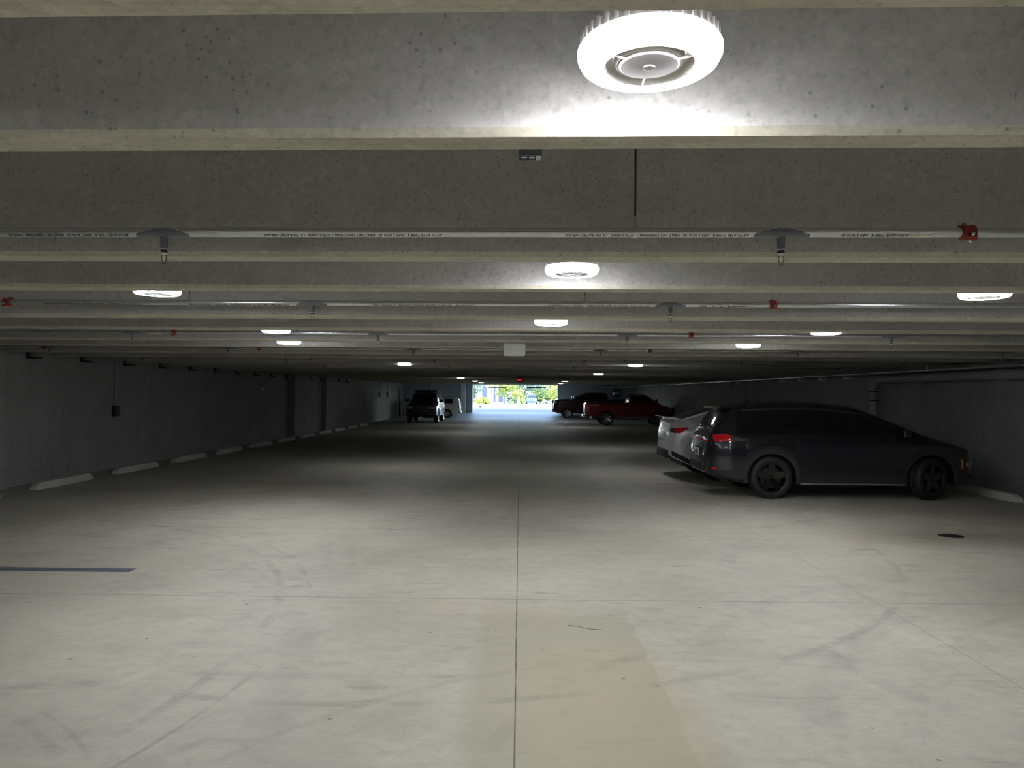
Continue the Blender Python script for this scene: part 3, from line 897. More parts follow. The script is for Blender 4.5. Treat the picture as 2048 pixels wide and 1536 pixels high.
# --- dark graphite crossover
def crossover():
    t = thing('crossover', 'dark graphite crossover parked nose to the right wall, nearest car', 'car', (3.34, 14.12, 0))
    top = [(0,.62),(.03,.98),(.10,1.17),(.30,1.46),(.42,1.60),(.62,1.64),(1.3,1.68),(2.0,1.675),(2.7,1.60),(3.3,1.37),(3.85,1.12),(4.2,1.05),(4.6,.96),(4.85,.86),(4.95,.70),(4.98,.55)]
    belt = [(0,.60),(.03,.94),(.12,1.05),(.5,1.10),(1.2,1.12),(3.3,1.10),(3.9,1.04),(4.6,.93),(4.9,.82),(4.98,.53)]
    bot = [(0,.42),(.3,.34),(.6,.27),(1.2,.24),(3.6,.24),(4.3,.26),(4.8,.30),(4.98,.36)]
    wid = [(0,.52),(.02,.66),(.06,.78),(.15,.87),(.35,.925),(.8,.95),(3.9,.95),(4.4,.92),(4.7,.84),(4.88,.70),(4.98,.50)]
    rw = [(0,.45),(.1,.66),(.4,.66),(.7,.68),(2.4,.69),(3.2,.70),(3.85,.78),(4.5,.74),(4.98,.42)]
    sq = lambda ks: [(x if x < 3.85 else 3.85+(x-3.85)*.81, v) for x, v in ks]
    top, belt, bot, wid, rw = map(sq, (top, belt, bot, wid, rw))
    wz = .37; wh = ((1.08,wz,.43),(3.85,wz,.43))
    L = Loft(0, sq([(4.98,0)])[0][0], top, belt, bot, wid, rw, wh)
    obj('body', L.mesh(), 'paint_graphite', t, 40)
    liner(t, L, .70, .35, 4.6, .26, .8)
    zb = lambda x: interp(belt, x)+.05
    zt = lambda x: max(interp(belt,x)+.055, sm(top, x, .04)-.14)
    for s in (-1, 1):
        obj('pillar_trim', patch_side(L, .50, 3.80, lambda x: interp(belt,x)+.02, lambda x: max(interp(belt,x)+.03, sm(top,x,.04)-.06), s, .0015, 40, 8, .004), 'rim_black', t)
        for a, b in ((.62,1.02),(1.05,1.98),(2.03,3.0)):
            obj('side_window', patch_side(L, a, b, zb, zt, s), 'glass', t)
        obj('quarter_window', patch_side(L, 3.03, 3.42, zb, zt, s), 'glass', t)
        obj('roof_rail', patch_side(L, .62, 2.9, lambda x: sm(top,x,.04)-.125, lambda x: sm(top,x,.04)-.085, s, .012), 'trimblack', t)
        # door seams
        for xx in (1.03+.5, 2.0, 3.12):
            lo = .46
            obj('door_seam', patch_side(L, xx, xx+.008, lambda x: lo, lambda x: interp(belt,x)+.03, s, .002, 1, 8, .004), 'black', t)
        for xx in (1.62, 2.62):
            bm = patch_side(L, xx, xx+.22, lambda x: .985, lambda x: 1.005, s, .018, 6, 2, .02); obj('door_handle', bm, 'paint_graphite', t)
        obj('sill_cladding', patch_side(L, 1.54, 3.40, lambda x: .245, lambda x: .44, s, .016), 'trimblack', t)
        obj('sill_strip', patch_side(L, 1.56, 3.38, lambda x: .262, lambda x: .285, s, .028, 10, 2, .02), 'chrome', t)
        # tail lamp: red block with black fin
        obj('tail_lamp', patch_side(L, .10, .38, [(.10,.98),(.38,1.00)], [(.10,1.11),(.28,1.13),(.38,1.10)], s, .012), 'tail', t)
        obj('tail_fin', patch_side(L, .382, .66, [(.38,.995),(.66,1.0)], [(.38,1.12),(.5,1.07),(.66,1.05)], s, .010), 'black', t)
        obj('headlamp', patch_side(L, 4.50, 4.69, [(4.50,.60),(4.69,.56)], [(4.50,.66),(4.69,.70)], s, .010), 'lamp_clear', t)
        obj('marker_lamp', patch_side(L, 4.40, 4.43, [(4.40,.56),(4.43,.54)], [(4.40,.73),(4.43,.68)], s, .010, 3, 4), 'amber', t)
        obj('bumper_reflector', patch_side(L, .06, .14, lambda x: .50, lambda x: .535, s, .010, 4, 2), 'tail', t)
        # lower bumper cladding
        obj('rear_cladding', patch_side(L, .03, .66, lambda x: L.zb(x)+.005, lambda x: .50 + max(0,(x-.3))*.06, s, .010), 'trimblack', t)
        obj('front_cladding', patch_side(L, 4.27, 4.73, lambda x: L.zb(x)+.005, lambda x: .46, s, .010), 'trimblack', t)
    arch_trim(t, L, 1.08, wz, .42, .50, a0=-12, a1=192); arch_trim(t, L, 3.85, wz, .42, .49, a0=-12, a1=192)
    obj('rear_window', patch_top(L, .13, .40, [(.13,.60),(.40,.58)]), 'glass', t)
    obj('windscreen', patch_top(L, 2.80, 3.74, [(2.80,.56),(3.74,.70)]), 'glass', t)
    obj('glass_roof', patch_top(L, .95, 2.6, [(.95,.60),(2.6,.62)], .004), 'glass', t)
    bm = bmesh.new()   # spoiler
    prism(bm, [(.24,1.60),(.28,1.565),(.72,1.60),(.72,1.665),(.5,1.655)], -.62, .62, 'XZ'); bevel(bm, .012)
    obj('spoiler', bm, 'paint_graphite', t)
    box_part('rear_panel', t, 'trimblack', (-.035, .03, -.48, .48, .44, .60), .02)
    box_part('tail_light_bar', t, 'tail', (.0, .045, -.60, .60, .985, 1.01), .004)
    plate_at(t, -.012, 0, .76, -1); box_part('plate_frame', t, 'black', (-.008, .03, -.20, .20, .66, .86), .01)
    text_obj('plate_mark', 'A8', .10, 'ink', t, (-.020, 0, .76), (R(90),0,R(-90)), .001, 'CENTER')
    box_part('antenna', t, 'black', (.80, .95, -.02, .02, 1.67, 1.74), .01)
    box_part('rear_wiper', t, 'black', (.16, .18, -.25, .02, 1.27, 1.29), .004)
    box_part('grille', t, 'black', (4.70, 4.80, -.45, .45, .42, .66), .02)
    mirrors(t, 3.35, 1.10, .93, 'paint_graphite')
    for x in (1.08, 3.85):
        wheel(t, x, -.83, .37, .24, -1, 'rim_black', 5, R(24) if x > 2 else 0)
        wheel(t, x, .83, .37, .24, 1, 'rim_black', 5, R(24) if x > 2 else 0)
crossover()

# --- pale silver hatchback behind it
def hatchback():
    t = thing('hatchback', 'pale silver electric fastback parked behind the dark crossover', 'car', (3.22, 16.9, 0))
    top = [(0,.70),(.02,1.18),(.05,1.30),(.20,1.27),(.45,1.36),(.9,1.50),(1.5,1.62),(2.1,1.64),(2.7,1.58),(3.3,1.32),(3.75,1.10),(4.3,1.0),(4.6,.82),(4.75,.55)]
    belt = [(0,.66),(.02,1.02),(.3,1.12),(1.0,1.12),(3.2,1.06),(3.8,1.02),(4.5,.86),(4.75,.52)]
    bot = [(0,.52),(.12,.44),(.4,.32),(.7,.26),(3.6,.24),(4.4,.26),(4.75,.34)]
    wid = [(0,.62),(.02,.74),(.06,.82),(.18,.90),(.6,.95),(3.9,.95),(4.4,.88),(4.65,.70),(4.75,.5)]
    rw = [(0,.62),(.2,.70),(.5,.66),(1.0,.62),(2.5,.64),(3.3,.70),(4.0,.74),(4.75,.42)]
    wz = .35; wh = ((.98,wz,.405),(3.80,wz,.405))
    L = Loft(0, 4.75, top, belt, bot, wid, rw, wh)
    obj('body', L.mesh(), 'paint_silver', t, 40); liner(t, L, .70, .3, 4.4, .28, .8)
    for s in (-1, 1):
        obj('quarter_window', patch_side(L, .72, 1.36, [(.72,1.30),(.9,1.235),(1.36,1.17)], [(.72,1.315),(1.0,1.43),(1.36,1.50)], s), 'glass', t)
        for a, b in ((1.40,2.15),(2.2,3.1)):
            obj('side_window', patch_side(L, a, b, lambda x: interp(belt,x)+.06, lambda x: max(interp(belt,x)+.065, sm(top,x,.04)-.12), s), 'glass', t)
        obj('tail_lamp', patch_side(L, .10, .36, [(.10,1.00),(.20,1.0),(.36,1.09)], [(.10,1.10),(.36,1.12)], s, .010), 'tail', t)
        obj('tail_lamp_dark', patch_side(L, .02, .098, [(.02,1.03),(.098,.99)], [(.02,1.08),(.098,1.10)], s, .010, 6), 'black', t)
        obj('rear_cladding', patch_side(L, .015, .55, lambda x: L.zb(x)+.004, lambda x: max(L.zb(x)+.01, .64-.50*x), s, .008), 'trimblack', t)
        obj('sill_cladding', patch_side(L, 1.45, 3.35, lambda x: .25, lambda x: .36, s, .012), 'trimblack', t)
        obj('headlamp', patch_side(L, 4.35, 4.6, lambda x: .72, lambda x: .80, s, .01), 'lamp_clear', t)
        for xx in (1.72, 2.7): obj('door_handle', patch_side(L, xx, xx+.2, lambda x: .98, lambda x: 1.0, s, .012, 6, 2, .015), 'chrome', t)
        for xx in (1.40, 2.17, 3.15): obj('door_seam', patch_side(L, xx, xx+.008, lambda x: .40, lambda x: 1.1, s, .002, 1, 8, .004), 'black', t)
    arch_trim(t, L, .98, wz, .395, .44, a0=-12, a1=192); arch_trim(t, L, 3.80, wz, .395, .44, a0=-12, a1=192)
    obj('rear_window', patch_top(L, .24, 1.30, [(.24,.60),(1.30,.50)]), 'glass', t)
    obj('glass_roof', patch_top(L, 1.33, 2.5, [(1.33,.50),(2.5,.54)], .004), 'glass', t)
    obj('windscreen', patch_top(L, 2.65, 3.6, [(2.65,.55),(3.6,.68)]), 'glass', t)
    bm = bmesh.new(); prism(bm, [(-.055,1.345),(-.05,1.325),(.16,1.26),(.28,1.30),(.1,1.325)], -.68, .68, 'XZ'); bevel(bm, .006)
    obj('spoiler', bm, 'paint_silver', t)
    plate_at(t, -.012, 0, .93, -1); box_part('diffuser', t, 'trimblack', (-.03, .06, -.60, .60, .44, .62), .02)
    mirrors(t, 3.2, 1.08, .93, 'paint_silver')
    for x in (.98, 3.80):
        for s in (-1, 1): wheel(t, x, s*.83, .35, .23, s, 'rim_black', 5, style='mid')
hatchback()

# --- pickups
def pickup(name, label, loc, rz, P, body, rimmat, wheel_r, dims):
    t = thing(name, label, 'pickup truck', loc, rz)
    Ln, zr, zh, zroof, xc0, xc1, xc2, xc3, xw0, xw1, hw = dims   # length, rail, hood, roof, cab rear, roof rear, roof front, windscreen base
    wz = wheel_r; ra = wheel_r+.07
    top = [(0,zr-.35),(.02,zr-.02),(.05,zr),(xc0,zr),(xc3,zr+.01),(xc3+.25,zh),(Ln-.35,zh-.04),(Ln-.1,zh-.10),(Ln-.02,zh-.30),(Ln,zh-.5)]
    belt = [(0,zr-.4),(.02,zr-.06),(xc0,zr-.05),(xc3,zr-.05),(Ln-.35,zh-.13),(Ln-.1,zh-.2),(Ln,zh-.55)]
    bot = [(0,.60),(.3,.55),(1,.48),(Ln-1,.46),(Ln,.48)]
    wid = [(0,hw-.06),(.03,hw-.02),(.2,hw),(Ln-.5,hw),(Ln-.15,hw-.06),(Ln-.03,hw-.16),(Ln,hw-.26)]
    rw = [(0,hw-.09),(Ln-.4,hw-.12),(Ln,hw-.35)]
    L = Loft(0, Ln, top, belt, bot, wid, rw, ((xw0,wz,ra),(xw1,wz,ra)), crown=.02, step=.06)
    obj('body', L.mesh(), body, t, 40); liner(t, L, hw-.25, .4, Ln-.3, .42, .9)
    ct = [(xc0,zr+.1),(xc0+.02,zr+.30),(xc1,zroof-.03),(xc1+.15,zroof),(xc2-.2,zroof),(xc2,zroof-.05),(xc3,zr+.05)]
    C = Loft(xc0, xc3, ct, [(xc0,zr-.02),(xc3,zr-.02)], [(xc0,zr-.2),(xc3,zr-.2)], [(xc0,hw-.03),(xc3,hw-.03)], [(xc0,hw-.16),(xc1,hw-.20),(xc2,hw-.20),(xc3,hw-.10)], step=.05)
    obj('cab', C.mesh(), body, t, 40)
    for s in (-1, 1):
        m = (xc1+xc2)/2-.05
        top_ = lambda x: max(zr+.065, sm(ct, x, .04)-.12)
        for a, b in ((xc1+.10, m-.04), (m+.04, xc2+.28*(xc3-xc2))):
            obj('side_window', patch_side(C, a, b, lambda x: zr+.06, top_, s), 'glass', t)
            obj('door_seam', patch_side(L, b+.02, b+.03, lambda x: .62, lambda x: zr-.08, s, .003, 1, 6, .004), 'black', t)
            obj('door_handle', patch_side(L, a+.05, a+.25, lambda x: zr-.17, lambda x: zr-.13, s, .02, 5, 2, .02), 'chrome' if P.get('chrome') else 'black', t)
        obj('tail_lamp', patch_side(L, .01, .10, lambda x: zr-.45, lambda x: zr-.08, s, .012, 5, 5), 'tail', t)
        obj('headlamp', patch_side(L, Ln-.28, Ln-.04, lambda x: zh-.36, lambda x: zh-.20, s, .012), 'lamp_clear', t)
        obj('side_step', patch_side(L, xw0+ra+.1, xw1-ra-.1, lambda x: .485, lambda x: .53, s, .09, 10, 2, .10), 'chrome' if P.get('step') else 'black', t)
    for xw in (xw0, xw1): arch_trim(t, L, xw, wz, ra-.01, ra+.06, 'trimblack' if P.get('blackarch') else body, a0=5, a1=175)
    box_part('bed_cover', t, 'black', (.06, xc0-.02, -hw+.14, hw-.14, zr-.02, zr+.035), .01)
    obj('windscreen', patch_top(C, xc2+.03, xc3-.06, [(xc2,hw-.27),(xc3,hw-.18)]), 'glass', t)
    obj('rear_window', patch_top(C, xc0+.018, xc1-.01, [(xc0,hw-.35),(xc1,hw-.38)], .006, 6), 'glass', t)
    box_part('tailgate', t, body, (-.025, .03, -hw+.12, hw-.12, .72, zr-.03), .012)
    box_part('rear_bumper', t, 'chrome', (-.16, .04, -hw+.04, hw-.04, .50, .66), .03)
    if P.get('edge'): box_part('tailgate_trim', t, 'chrome', (-.04, .0, -hw+.05, hw-.05, .78, zr-.1), .01)
    fb = box_part('front_bumper', t, 'chrome' if P.get('chrome') else 'trimblack', (Ln-.10, Ln+.10, -hw+.06, hw-.06, .50, .78), .05)
    g = box_part('grille', t, 'black', (Ln-.06, Ln+.04, -hw*.55, hw*.55, .80, zh-.12), .02)
    for k in range(3):
        zz = .90+k*(zh-1.1)/3
        box_part('grille_bar', g, 'chrome', (Ln+.03, Ln+.06, -hw*.52, hw*.52, zz, zz+.05), .01)
    box_part('front_plate', t, 'plate', (Ln+.10, Ln+.112, -.15, .15, .56, .70), .003)
    mirrors(t, xc3-.18, zr+.04, hw-.01, 'chrome' if P.get('chrome') else 'black', (.12,.24,.22))
    for x in (xw0, xw1):
        for s in (-1, 1): wheel(t, x, s*(hw-.13), wheel_r, .27, s, rimmat, 6, style='mid' if not P.get('thin') else 'thin')
    return t
pr = pickup('pickup_truck', 'red pickup truck with tailgate towards the lane and a dark bed cover', (3.98, 46.4, 0), 0, {'step':1,'edge':1},
       'paint_red', 'rim_silver', .41, (5.3, 1.36, 1.24, 1.88, 2.62, 2.72, 3.75, 4.45, 1.28, 4.45, .95))
text_obj('side_lettering', 'OFF ROAD', .11, 'label', pr, (.52,-.965,1.22), (R(90),0,0), .001, 'CENTER')
pickup('pickup_truck', 'dark maroon pickup truck facing left beside the exit opening', (8.5, 59.6, 0), math.pi, {'chrome':1,'thin':1,'blackarch':1},
       'paint_maroon', 'rim_silver', .41, (5.9, 1.50, 1.55, 2.03, 1.62, 1.70, 3.45, 4.45, 1.05, 4.78, .98))

# --- big black vehicle facing us
def big_suv():
    t = thing('sport_utility_vehicle', 'large black vehicle with a roof basket facing the viewer by the left wall', 'car', (-5.85, 49.7, 0), -math.pi/2-R(0))
    # local +x towards the viewer: front at x=5.2 -> place so the front stands at y=47
    Ln = 5.2
    top = [(0,.9),(.03,1.40),(.12,1.80),(.3,1.90),(3.1,1.92),(3.35,1.84),(4.0,1.32),(4.2,1.27),(5.0,1.18),(5.15,1.0),(5.2,.8)]
    belt = [(0,.85),(.05,1.18),(3.9,1.20),(5.0,1.08),(5.15,.9),(5.2,.75)]
    bot = [(0,.5),(.4,.42),(4.8,.42),(5.2,.46)]
    wid = [(0,.86),(.05,.93),(.3,1.0),(4.6,1.0),(5.05,.95),(5.17,.86),(5.2,.8)]
    rw = [(0,.74),(3.2,.72),(4.0,.86),(5.2,.70)]
    wz = .40
    L = Loft(0, Ln, top, belt, bot, wid, rw, ((.95,wz,.47),(4.25,wz,.47)), step=.06)
    obj('body', L.mesh(), 'paint_black', t, 40); liner(t, L, .72, .3, 4.9, .36, .9)
    for s in (-1, 1):
        for a, b in ((.35,1.25),(1.3,2.3),(2.36,3.35)):
            obj('side_window', patch_side(L, a, b, lambda x: 1.26, lambda x: max(1.27, sm(top,x,.04)-.13), s), 'glass', t)
        obj('headlamp', patch_side(L, 4.95, 5.17, lambda x: .88, lambda x: 1.04, s, .012), 'lamp_clear', t)
        bm = bmesh.new(); bx(bm, 5.16, 5.215, *(sorted((s*.56, s*.84))), .88, 1.04); bevel(bm, .015); obj('headlamp', bm, 'lamp_clear', t)
        bm = bmesh.new(); tube(bm, (5.20,s*.68,.66), (5.30,s*.68,.66), .07, 16); obj('fog_lamp', bm, 'lamp_clear', t)
        obj('side_step', patch_side(L, 1.6, 3.6, lambda x: .43, lambda x: .47, s, .08, 8, 2, .08), 'chrome', t)
    arch_trim(t, L, .95, wz, .46, .54); arch_trim(t, L, 4.25, wz, .46, .54)
    obj('windscreen', patch_top(L, 3.38, 3.93, [(3.38,.66),(3.93,.80)]), 'glass', t)
    g = box_part('grille', t, 'black', (5.15, 5.23, -.52, .52, .80, 1.10), .02)
    for k in range(3): box_part('grille_bar', g, 'chrome', (5.22, 5.25, -.50, .50, .84+k*.09, .865+k*.09), .005)
    box_part('front_bumper', t, 'trimblack', (5.12, 5.34, -.94, .94, .46, .78), .05)
    box_part('bumper_strip', t, 'chrome', (5.335, 5.35, -.55, .55, .745, .775), .005)
    bm = bmesh.new()
    for z in (1.99, 2.07):
        for s in (-1, 1): tube(bm, (1.2, s*.72, z), (2.8, s*.72, z), .018, 8)
        for x in (1.2, 2.8): tube(bm, (x, -.72, z), (x, .72, z), .018, 8)
    for x in (1.2, 1.6, 2.0, 2.4, 2.8):
        tube(bm, (x, -.66, 1.96), (x, .66, 1.96), .015, 6)
        for s in (-1, 1): tube(bm, (x, s*.68, 1.90), (x, s*.72, 2.07), .015, 6)
    bk = obj('roof_basket', bm, 'black', t)
    box_part('wind_fairing', bk, 'black', (2.82, 2.86, -.72, .72, 1.93, 2.08), .01)
    mirrors(t, 3.7, 1.30, .96, 'black', (.12,.26,.20))
    for x in (.95, 4.25):
        for s in (-1, 1): wheel(t, x, s*.86, .40, .27, s, 'rim_silver', 6, style='mid')
    t.location = (-6.2, 47.0+5.3, 0)
big_suv()

# --- white retro wagon
def wagon():
    t = thing('wagon', 'small white retro wagon nosed to the left wall beyond the black vehicle', 'car', (-4.6, 58.55, 0), math.pi)
    Ln = 4.45
    top = [(0,.75),(.02,1.10),(.10,1.45),(.28,1.60),(.6,1.64),(2.2,1.66),(2.6,1.58),(3.05,1.20),(3.3,1.08),(4.0,.98),(4.35,.80),(4.45,.6)]
    belt = [(0,.72),(.03,1.0),(.3,1.06),(3.0,1.02),(4.2,.84),(4.45,.55)]
    bot = [(0,.34),(.5,.24),(3.9,.24),(4.45,.32)]
    wid = [(0,.66),(.03,.76),(.12,.83),(.4,.87),(4.0,.87),(4.35,.74),(4.45,.55)]
    rw = [(0,.6),(.3,.62),(2.4,.62),(3.1,.70),(4.45,.45)]
    wz = .32
    L = Loft(0, Ln, top, belt, bot, wid, rw, ((.98,wz,.37),(3.6,wz,.37)), step=.05)
    obj('body', L.mesh(), 'paint_white', t, 40); liner(t, L, .62, .3, 4.1, .25, .7)
    for s in (-1, 1):
        for a, b in ((.58,1.22),(1.38,2.0),(2.06,2.75)):
            obj('side_window', patch_side(L, a, b, lambda x: 1.12, lambda x: max(1.13, sm(top,x,.04)-.17), s), 'glass', t)
        for zz in (.78, .94): obj('tail_lamp', patch_side(L, .03, .12, lambda x: zz, lambda x: zz+.10, s, .014, 5, 3), 'tail', t)
        for xx in (1.45, 2.2): obj('door_handle', patch_side(L, xx, xx+.18, lambda x: .93, lambda x: .96, s, .018, 5, 2, .02), 'black', t)
        for xx in (1.34, 2.03): obj('door_seam', patch_side(L, xx, xx+.01, lambda x: .40, lambda x: 1.1, s, .002, 1, 6, .004), 'black', t)
        obj('bumper_reflector', patch_side(L, .02, .10, lambda x: .42, lambda x: .50, s, .012, 4, 2), 'tail', t)
        obj('roof_rail', patch_side(L, .6, 2.3, lambda x: 1.55, lambda x: 1.575, s, .03, 8, 2, .02), 'black', t)
    arch_trim(t, L, .98, wz, .36, .41, 'paint_white'); arch_trim(t, L, 3.6, wz, .36, .41, 'paint_white')
    obj('rear_window', patch_top(L, .06, .22, [(.06,.55),(.22,.52)], .006, 6), 'glass', t)
    obj('windscreen', patch_top(L, 2.55, 3.0, [(2.55,.54),(3.0,.64)], .006, 8), 'glass', t)
    box_part('rear_bumper', t, 'paint_white', (-.08, .05, -.72, .72, .36, .56), .04)
    for x in (.98, 3.6):
        for s in (-1, 1): wheel(t, x, s*.76, .32, .21, s, 'rim_silver', 5, style='wide')
wagon()

# ------------------------------------------------------------------ far end details
t = thing('convex_mirror', 'round convex safety mirror on the far wall above the pickups', 'mirror', (8.0, 61.7, 2.0))
bm = bmesh.new(); lathe(bm, [(0,-.17),(.1,-.163),(.2,-.14),(.3,-.095),(.38,-.03),(.385,0)], 40, 'Y'); obj('mirror_face', bm, 'mirror', t, 60)
bm = bmesh.new(); lathe(bm, [(.383,-.02),(.40,-.02),(.40,.03),(0,.05),(0,.03),(.383,.01)], 40, 'Y', closed=True); obj('rim', bm, 'black', t)
bm = bmesh.new(); tube(bm, (0,.03,0), (0,.3,0), .03, 8); obj('arm', bm, 'galv', t)
for (x0, x1, lab) in ((-2.62,-1.10,'black clearance bar hanging in the exit, the left one'),(.55,2.05,'black clearance bar hanging in the exit, the right one with a red end')):
    t = thing('clearance_bar', lab, 'clearance bar', (0,YEND-.9,0), 0, 'clearance bars in the exit')
    bm = bmesh.new(); tube(bm, (x0,0,2.43), (x1,0,2.43+(.02 if x0 > 0 else -.01)), .045, 12); obj('bar', bm, 'black', t)
    for x in (x0+.2, x1-.2):
        bm = bmesh.new(); tube(bm, (x,0,2.46), (x,0,3.3), .006, 6); obj('chain', bm, 'black', t)
    if x0 > 0:
        bm = bmesh.new(); tube(bm, (x1-.01,0,2.45), (x1+.07,0,2.45), .055, 12); obj('red_cap', bm, 'red_iron', t)
t = thing('guard_rail', 'white metal railing beside the dark doorway in the far left corner', 'railing', (0,55.4,0))
bm = bmesh.new()
tube(bm, (-8.75,0,1.18), (-7.4,0,1.18), .025, 8); tube(bm, (-8.75,0,.15), (-7.4,0,.15), .02, 8); obj('rails', bm, 'white_plastic', t)
for k in range(12):
    bm = bmesh.new(); x = -8.73+k*.12; tube(bm, (x,0,.0), (x,0,1.18), .013, 6); obj('bar', bm, 'white_plastic', t)
bm = bmesh.new(); bx(bm, -XW, -7.4, 55.5, 57.2, 0, .12); bevel(bm, .01)
tag(obj('landing', bm, 'block', smooth=0), 'low pale concrete landing in the far left corner', 'landing')
bm = bmesh.new(); bx(bm, 0, .06, 57.6, 58.6, .1, 2.25); d = obj('door_1', bm, 'black', loc=(-XW,0,0), smooth=0); d['kind'] = 'structure'; d['category'] = 'door'; d['label'] = 'dark doorway in the far left corner'
bm = bmesh.new(); bx(bm, -.02, .1, 57.5, 57.6, .1, 2.33); bx(bm, -.02, .1, 58.6, 58.7, .1, 2.33); bx(bm, -.02, .1, 57.5, 58.7, 2.25, 2.33); obj('door_frame', bm, 'block', d, 0)
bm = bmesh.new(); tube(bm, (.1,58.45,1.1),(.1,58.55,1.1), .03, 8); obj('door_handle', bm, 'galv', d)
bm = bmesh.new(); tube(bm, (0,0,0), (0,0,1.7), .06, 14)
tag(obj('downpipe', bm, 'pvc', loc=(-7.45,61.9,1.1)), 'pale vertical pipe on the far wall above the black vehicle', 'pipe')
for (y, z, lab) in ((50.0,1.75,'small black box on the left wall, second from the far corner'),(53.0,1.75,'small black box on the left wall, nearest the far corner')):
    t = thing('wall_box', lab, 'wall box', (-XW, y, z))
    bm = bmesh.new(); bx(bm, 0, .08, -.12, .12, -.18, .18); bevel(bm, .01); obj('box', bm, 'black', t)
    bm = bmesh.new(); tube(bm, (.03,0,.18), (.03,0,1.0), .015, 8); obj('conduit', bm, 'steel_dark', t)
t = thing('security_camera', 'small camera on a bracket right of the exit, above the maroon pickup', 'security camera', (4.25, YEND, 2.25))
bm = bmesh.new(); tube(bm, (0,-.35,-.05), (0,-.1,0), .05, 12); obj('body', bm, 'lamp_grey', t)
bm = bmesh.new(); tube(bm, (0,-.12,0), (0,0,.03), .02, 8); obj('bracket', bm, 'steel_dark', t)

# ------------------------------------------------------------------ outdoors
G0 = .4
def ground():
    bm = bmesh.new(); bx(bm, -60, 60, YEND+.0, 87, -.4, G0)
    tag(obj('roadway', bm, 'asphalt', smooth=0), 'grey asphalt roadway just outside the exit', 'road', kind='structure')
    bm = bmesh.new(); bx(bm, -60, 60, 87, 190, -.4, G0+.01)
    tag(obj('lawn', bm, 'grass', smooth=0), 'bright lawn beyond the roadway', 'lawn', kind='structure')
    bm = bmesh.new(); prism(bm, [(-4.2,86.8),(5.4,86.8),(3.4,108),(-2.6,108)], G0, G0+.03, 'XY')
    tag(obj('driveway', bm, 'pavers', smooth=0), 'pinkish paved driveway crossing the lawn outside the exit', 'driveway', kind='structure')
    bm = bmesh.new()
    bx(bm, -60, -4.4, 86.6, 87.1, 0, G0+.10); bx(bm, 5.6, 60, 86.6, 87.1, 0, G0+.10)
    prism(bm, [(-4.7,86.6),(-4.2,86.6),(-2.6,108),(-3.1,108)], G0-.1, G0+.10, 'XY'); prism(bm, [(5.4,86.6),(5.9,86.6),(3.9,108),(3.4,108)], G0-.1, G0+.10, 'XY')
    bx(bm, -30, 30, 108, 111, 0, G0+.08)
    tag(obj('kerbs', bm, 'kerb', smooth=0), 'pale concrete kerbs edging the lawn and driveway outside', 'kerb', kind='structure')
ground()
def foliage(x, y, z0, z1, rad, n, leafmat, name, label, cat, trunk=None, seed=0, size=.16):
    rnd = random.Random(seed)
    t = thing(name, label, cat, (x, y, G0), 0, 'trees and shrubs outside the exit')
    bm = bmesh.new()
    cl = [(rnd.uniform(-rad,rad)*.7, rnd.uniform(-rad,rad)*.7, rnd.uniform(z0,z1), rnd.uniform(.35,.6)*rad) for _ in range(9)]
    for i in range(n):
        cx, cy, cz, cr = cl[rnd.randrange(len(cl))]
        v = Vector((rnd.gauss(0,1), rnd.gauss(0,1), rnd.gauss(0,1))).normalized()*cr*rnd.uniform(.75,1.05)
        p = Vector((cx,cy,cz))+Vector((v.x,v.y,v.z*.8))
        if p.z < .05: continue
        a = Vector((rnd.gauss(0,1), rnd.gauss(0,1), rnd.gauss(0,1))).normalized(); b = a.orthogonal().normalized()
        s_ = size*rnd.uniform(.6,1.3)
        bm.faces.new([bm.verts.new(p+a*s_), bm.verts.new(p+b*s_*.5), bm.verts.new(p-a*s_), bm.verts.new(p-b*s_*.5)])
    obj('leaves', bm, leafmat, t, 0)
    bm = bmesh.new()
    if trunk:
        pts = [(0,0,0),(trunk*.3,0,z1*.4),(-trunk*.2,.1,z1)]
        for a, b in zip(pts, pts[1:]): tube(bm, a, b, trunk, 10, trunk*.8)
        for k in range(4): tube(bm, (0,0,z1*(.45+.12*k)), (rnd.uniform(-1,1)*rad*.6, rnd.uniform(-.5,.5), z1*(.7+.12*k)), trunk*.35, 6)
    else:
        for k in range(5): tube(bm, (rnd.uniform(-.1,.1),0,0), (rnd.uniform(-1,1)*rad*.5, rnd.uniform(-.5,.5)*rad, z1*.8), .03, 6)
    obj('trunk' if trunk else 'stems', bm, 'bark', t)
foliage(-7.3,116,1.0,4.5,2.0,1800,'leaf_c','tree','blue-green tree at the left edge of the exit view','tree',.16,1)
foliage(-5.4,109.5,.2,.9,1.0,900,'leaf_a','shrub','yellow-green shrub low at the left of the exit view','shrub',None,2)
foliage(-4.1,111,3.2,5.5,1.6,1200,'leaf_a','tree','pale-trunked tree left of the left clearance bar','tree',.17,3)
foliage(-2.2,115.5,1.2,3.8,1.5,1500,'leaf_a','tree','yellow-green leafy tree behind the left clearance bar','tree',.13,4)
foliage(-.3,120,1.0,5.0,1.9,1800,'leaf_b','tree','mid green tree at the middle of the exit view','tree',.15,5)
foliage(-.2,110.5,.5,2.3,.8,900,'leaf_a','shrub','upright yellow-green shrub at the end of the driveway','shrub',None,6,.13)
foliage(2.4,124.5,2.5,6.0,2.6,1800,'leaf_c','tree','blue-green tree standing behind the parked blue car','tree',.2,7)
foliage(3.6,118.5,.6,3.6,1.3,1500,'leaf_b','tree','green tree right of the blue car','tree',.12,8)
foliage(5.3,112,.8,4.6,1.5,1800,'leaf_a','tree','pale yellow-green tree at the right of the exit view','tree',.14,9)
foliage(8.6,117,.8,4.8,1.6,1500,'leaf_b','tree','green tree at the right edge of the exit view','tree',.15,10)
foliage(-16.5,119,.8,5,2.2,1500,'leaf_b','tree','green tree hidden left of the exit view','tree',.15,12)
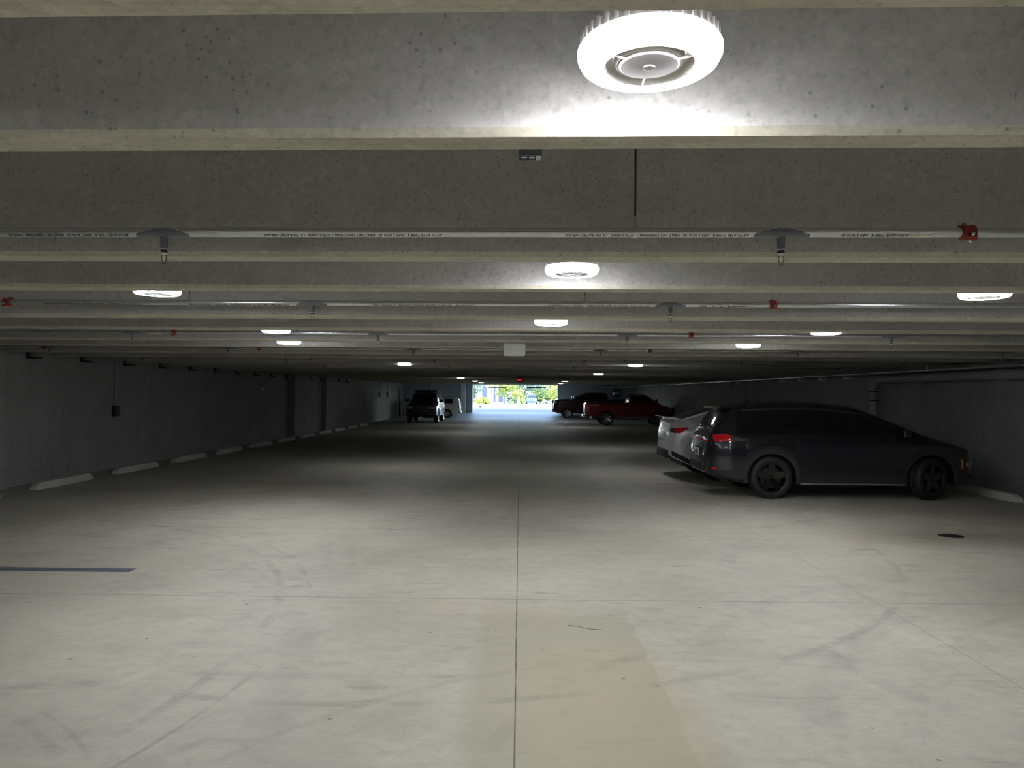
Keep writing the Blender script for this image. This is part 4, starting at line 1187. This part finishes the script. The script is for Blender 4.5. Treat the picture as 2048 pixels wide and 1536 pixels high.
foliage(15.5,119,.8,5,2.2,1500,'leaf_b','tree','green tree hidden right of the exit view','tree',.15,13)
rnd = random.Random(4)
t = thing('hedge', 'low leafy hedge running behind the trees outside the exit', 'hedge', (0,133,G0))
bm = bmesh.new()
for i in range(7000):
    p = Vector((rnd.uniform(-17,17), rnd.uniform(-1,1), rnd.uniform(0,1)**.8*5.5))
    a = Vector((rnd.gauss(0,1), rnd.gauss(0,1), rnd.gauss(0,1))).normalized(); b = a.orthogonal().normalized(); s_ = .3
    bm.faces.new([bm.verts.new(p+a*s_), bm.verts.new(p+b*s_*.5), bm.verts.new(p-a*s_), bm.verts.new(p-b*s_*.5)])
obj('leaves', bm, 'leaf_c', t, 0)
t = thing('house', 'blue and white house partly hidden by trees left of the exit view', 'building', (-4.9,121,G0))
bm = bmesh.new(); bx(bm, -1.9, 2.3, 0, 5, 0, 3.2); obj('wall', bm, 'palewall', t, 0)
for x in (-1.2, .2, 1.45):
    bm = bmesh.new(); bx(bm, x, x+.75, -.04, .02, .3, 2.8); obj('blue_panel', bm, 'bluewall', t, 0)
bm = bmesh.new(); prism(bm, [(-2.3,3.2),(2.7,3.2),(.2,4.6)], -.3, 5.3, 'XZ'); obj('roof', bm, 'asphalt', t, 0)
# parked car outside
t = thing('parked_car', 'blue car seen nose-on far outside beyond the driveway', 'car', (1.75, 116.0, G0), math.pi/2+math.pi)
L = Loft(0, 4.3, [(0,.6),(.03,.9),(.6,1.0),(1.1,1.42),(2.4,1.45),(3.1,1.02),(4.0,.92),(4.3,.6)], [(0,.55),(.03,.82),(.6,.9),(3.2,.9),(4.3,.55)], [(0,.3),(4.3,.3)], [(0,.6),(.1,.8),(.4,.86),(3.9,.86),(4.3,.6)], [(0,.5),(1.1,.62),(2.4,.62),(3.1,.7),(4.3,.45)], ((.8,.32,.37),(3.45,.32,.37)), step=.08)
obj('body', L.mesh(), 'paint_blue', t, 40)
obj('windscreen', patch_top(L, 2.5, 3.05, [(2.5,.56),(3.05,.62)]), 'glass', t)
for s in (-1, 1):
    obj('side_window', patch_side(L, 1.15, 2.5, lambda x: .96, lambda x: max(.97, sm(L.top,x)-.12), s), 'glass', t)
    obj('headlamp', patch_side(L, 4.1, 4.25, lambda x: .62, lambda x: .74, s, .012), 'lamp_clear', t)
    for x in (.8, 3.45): wheel(t, x, s*.75, .32, .2, s, 'rim_silver')
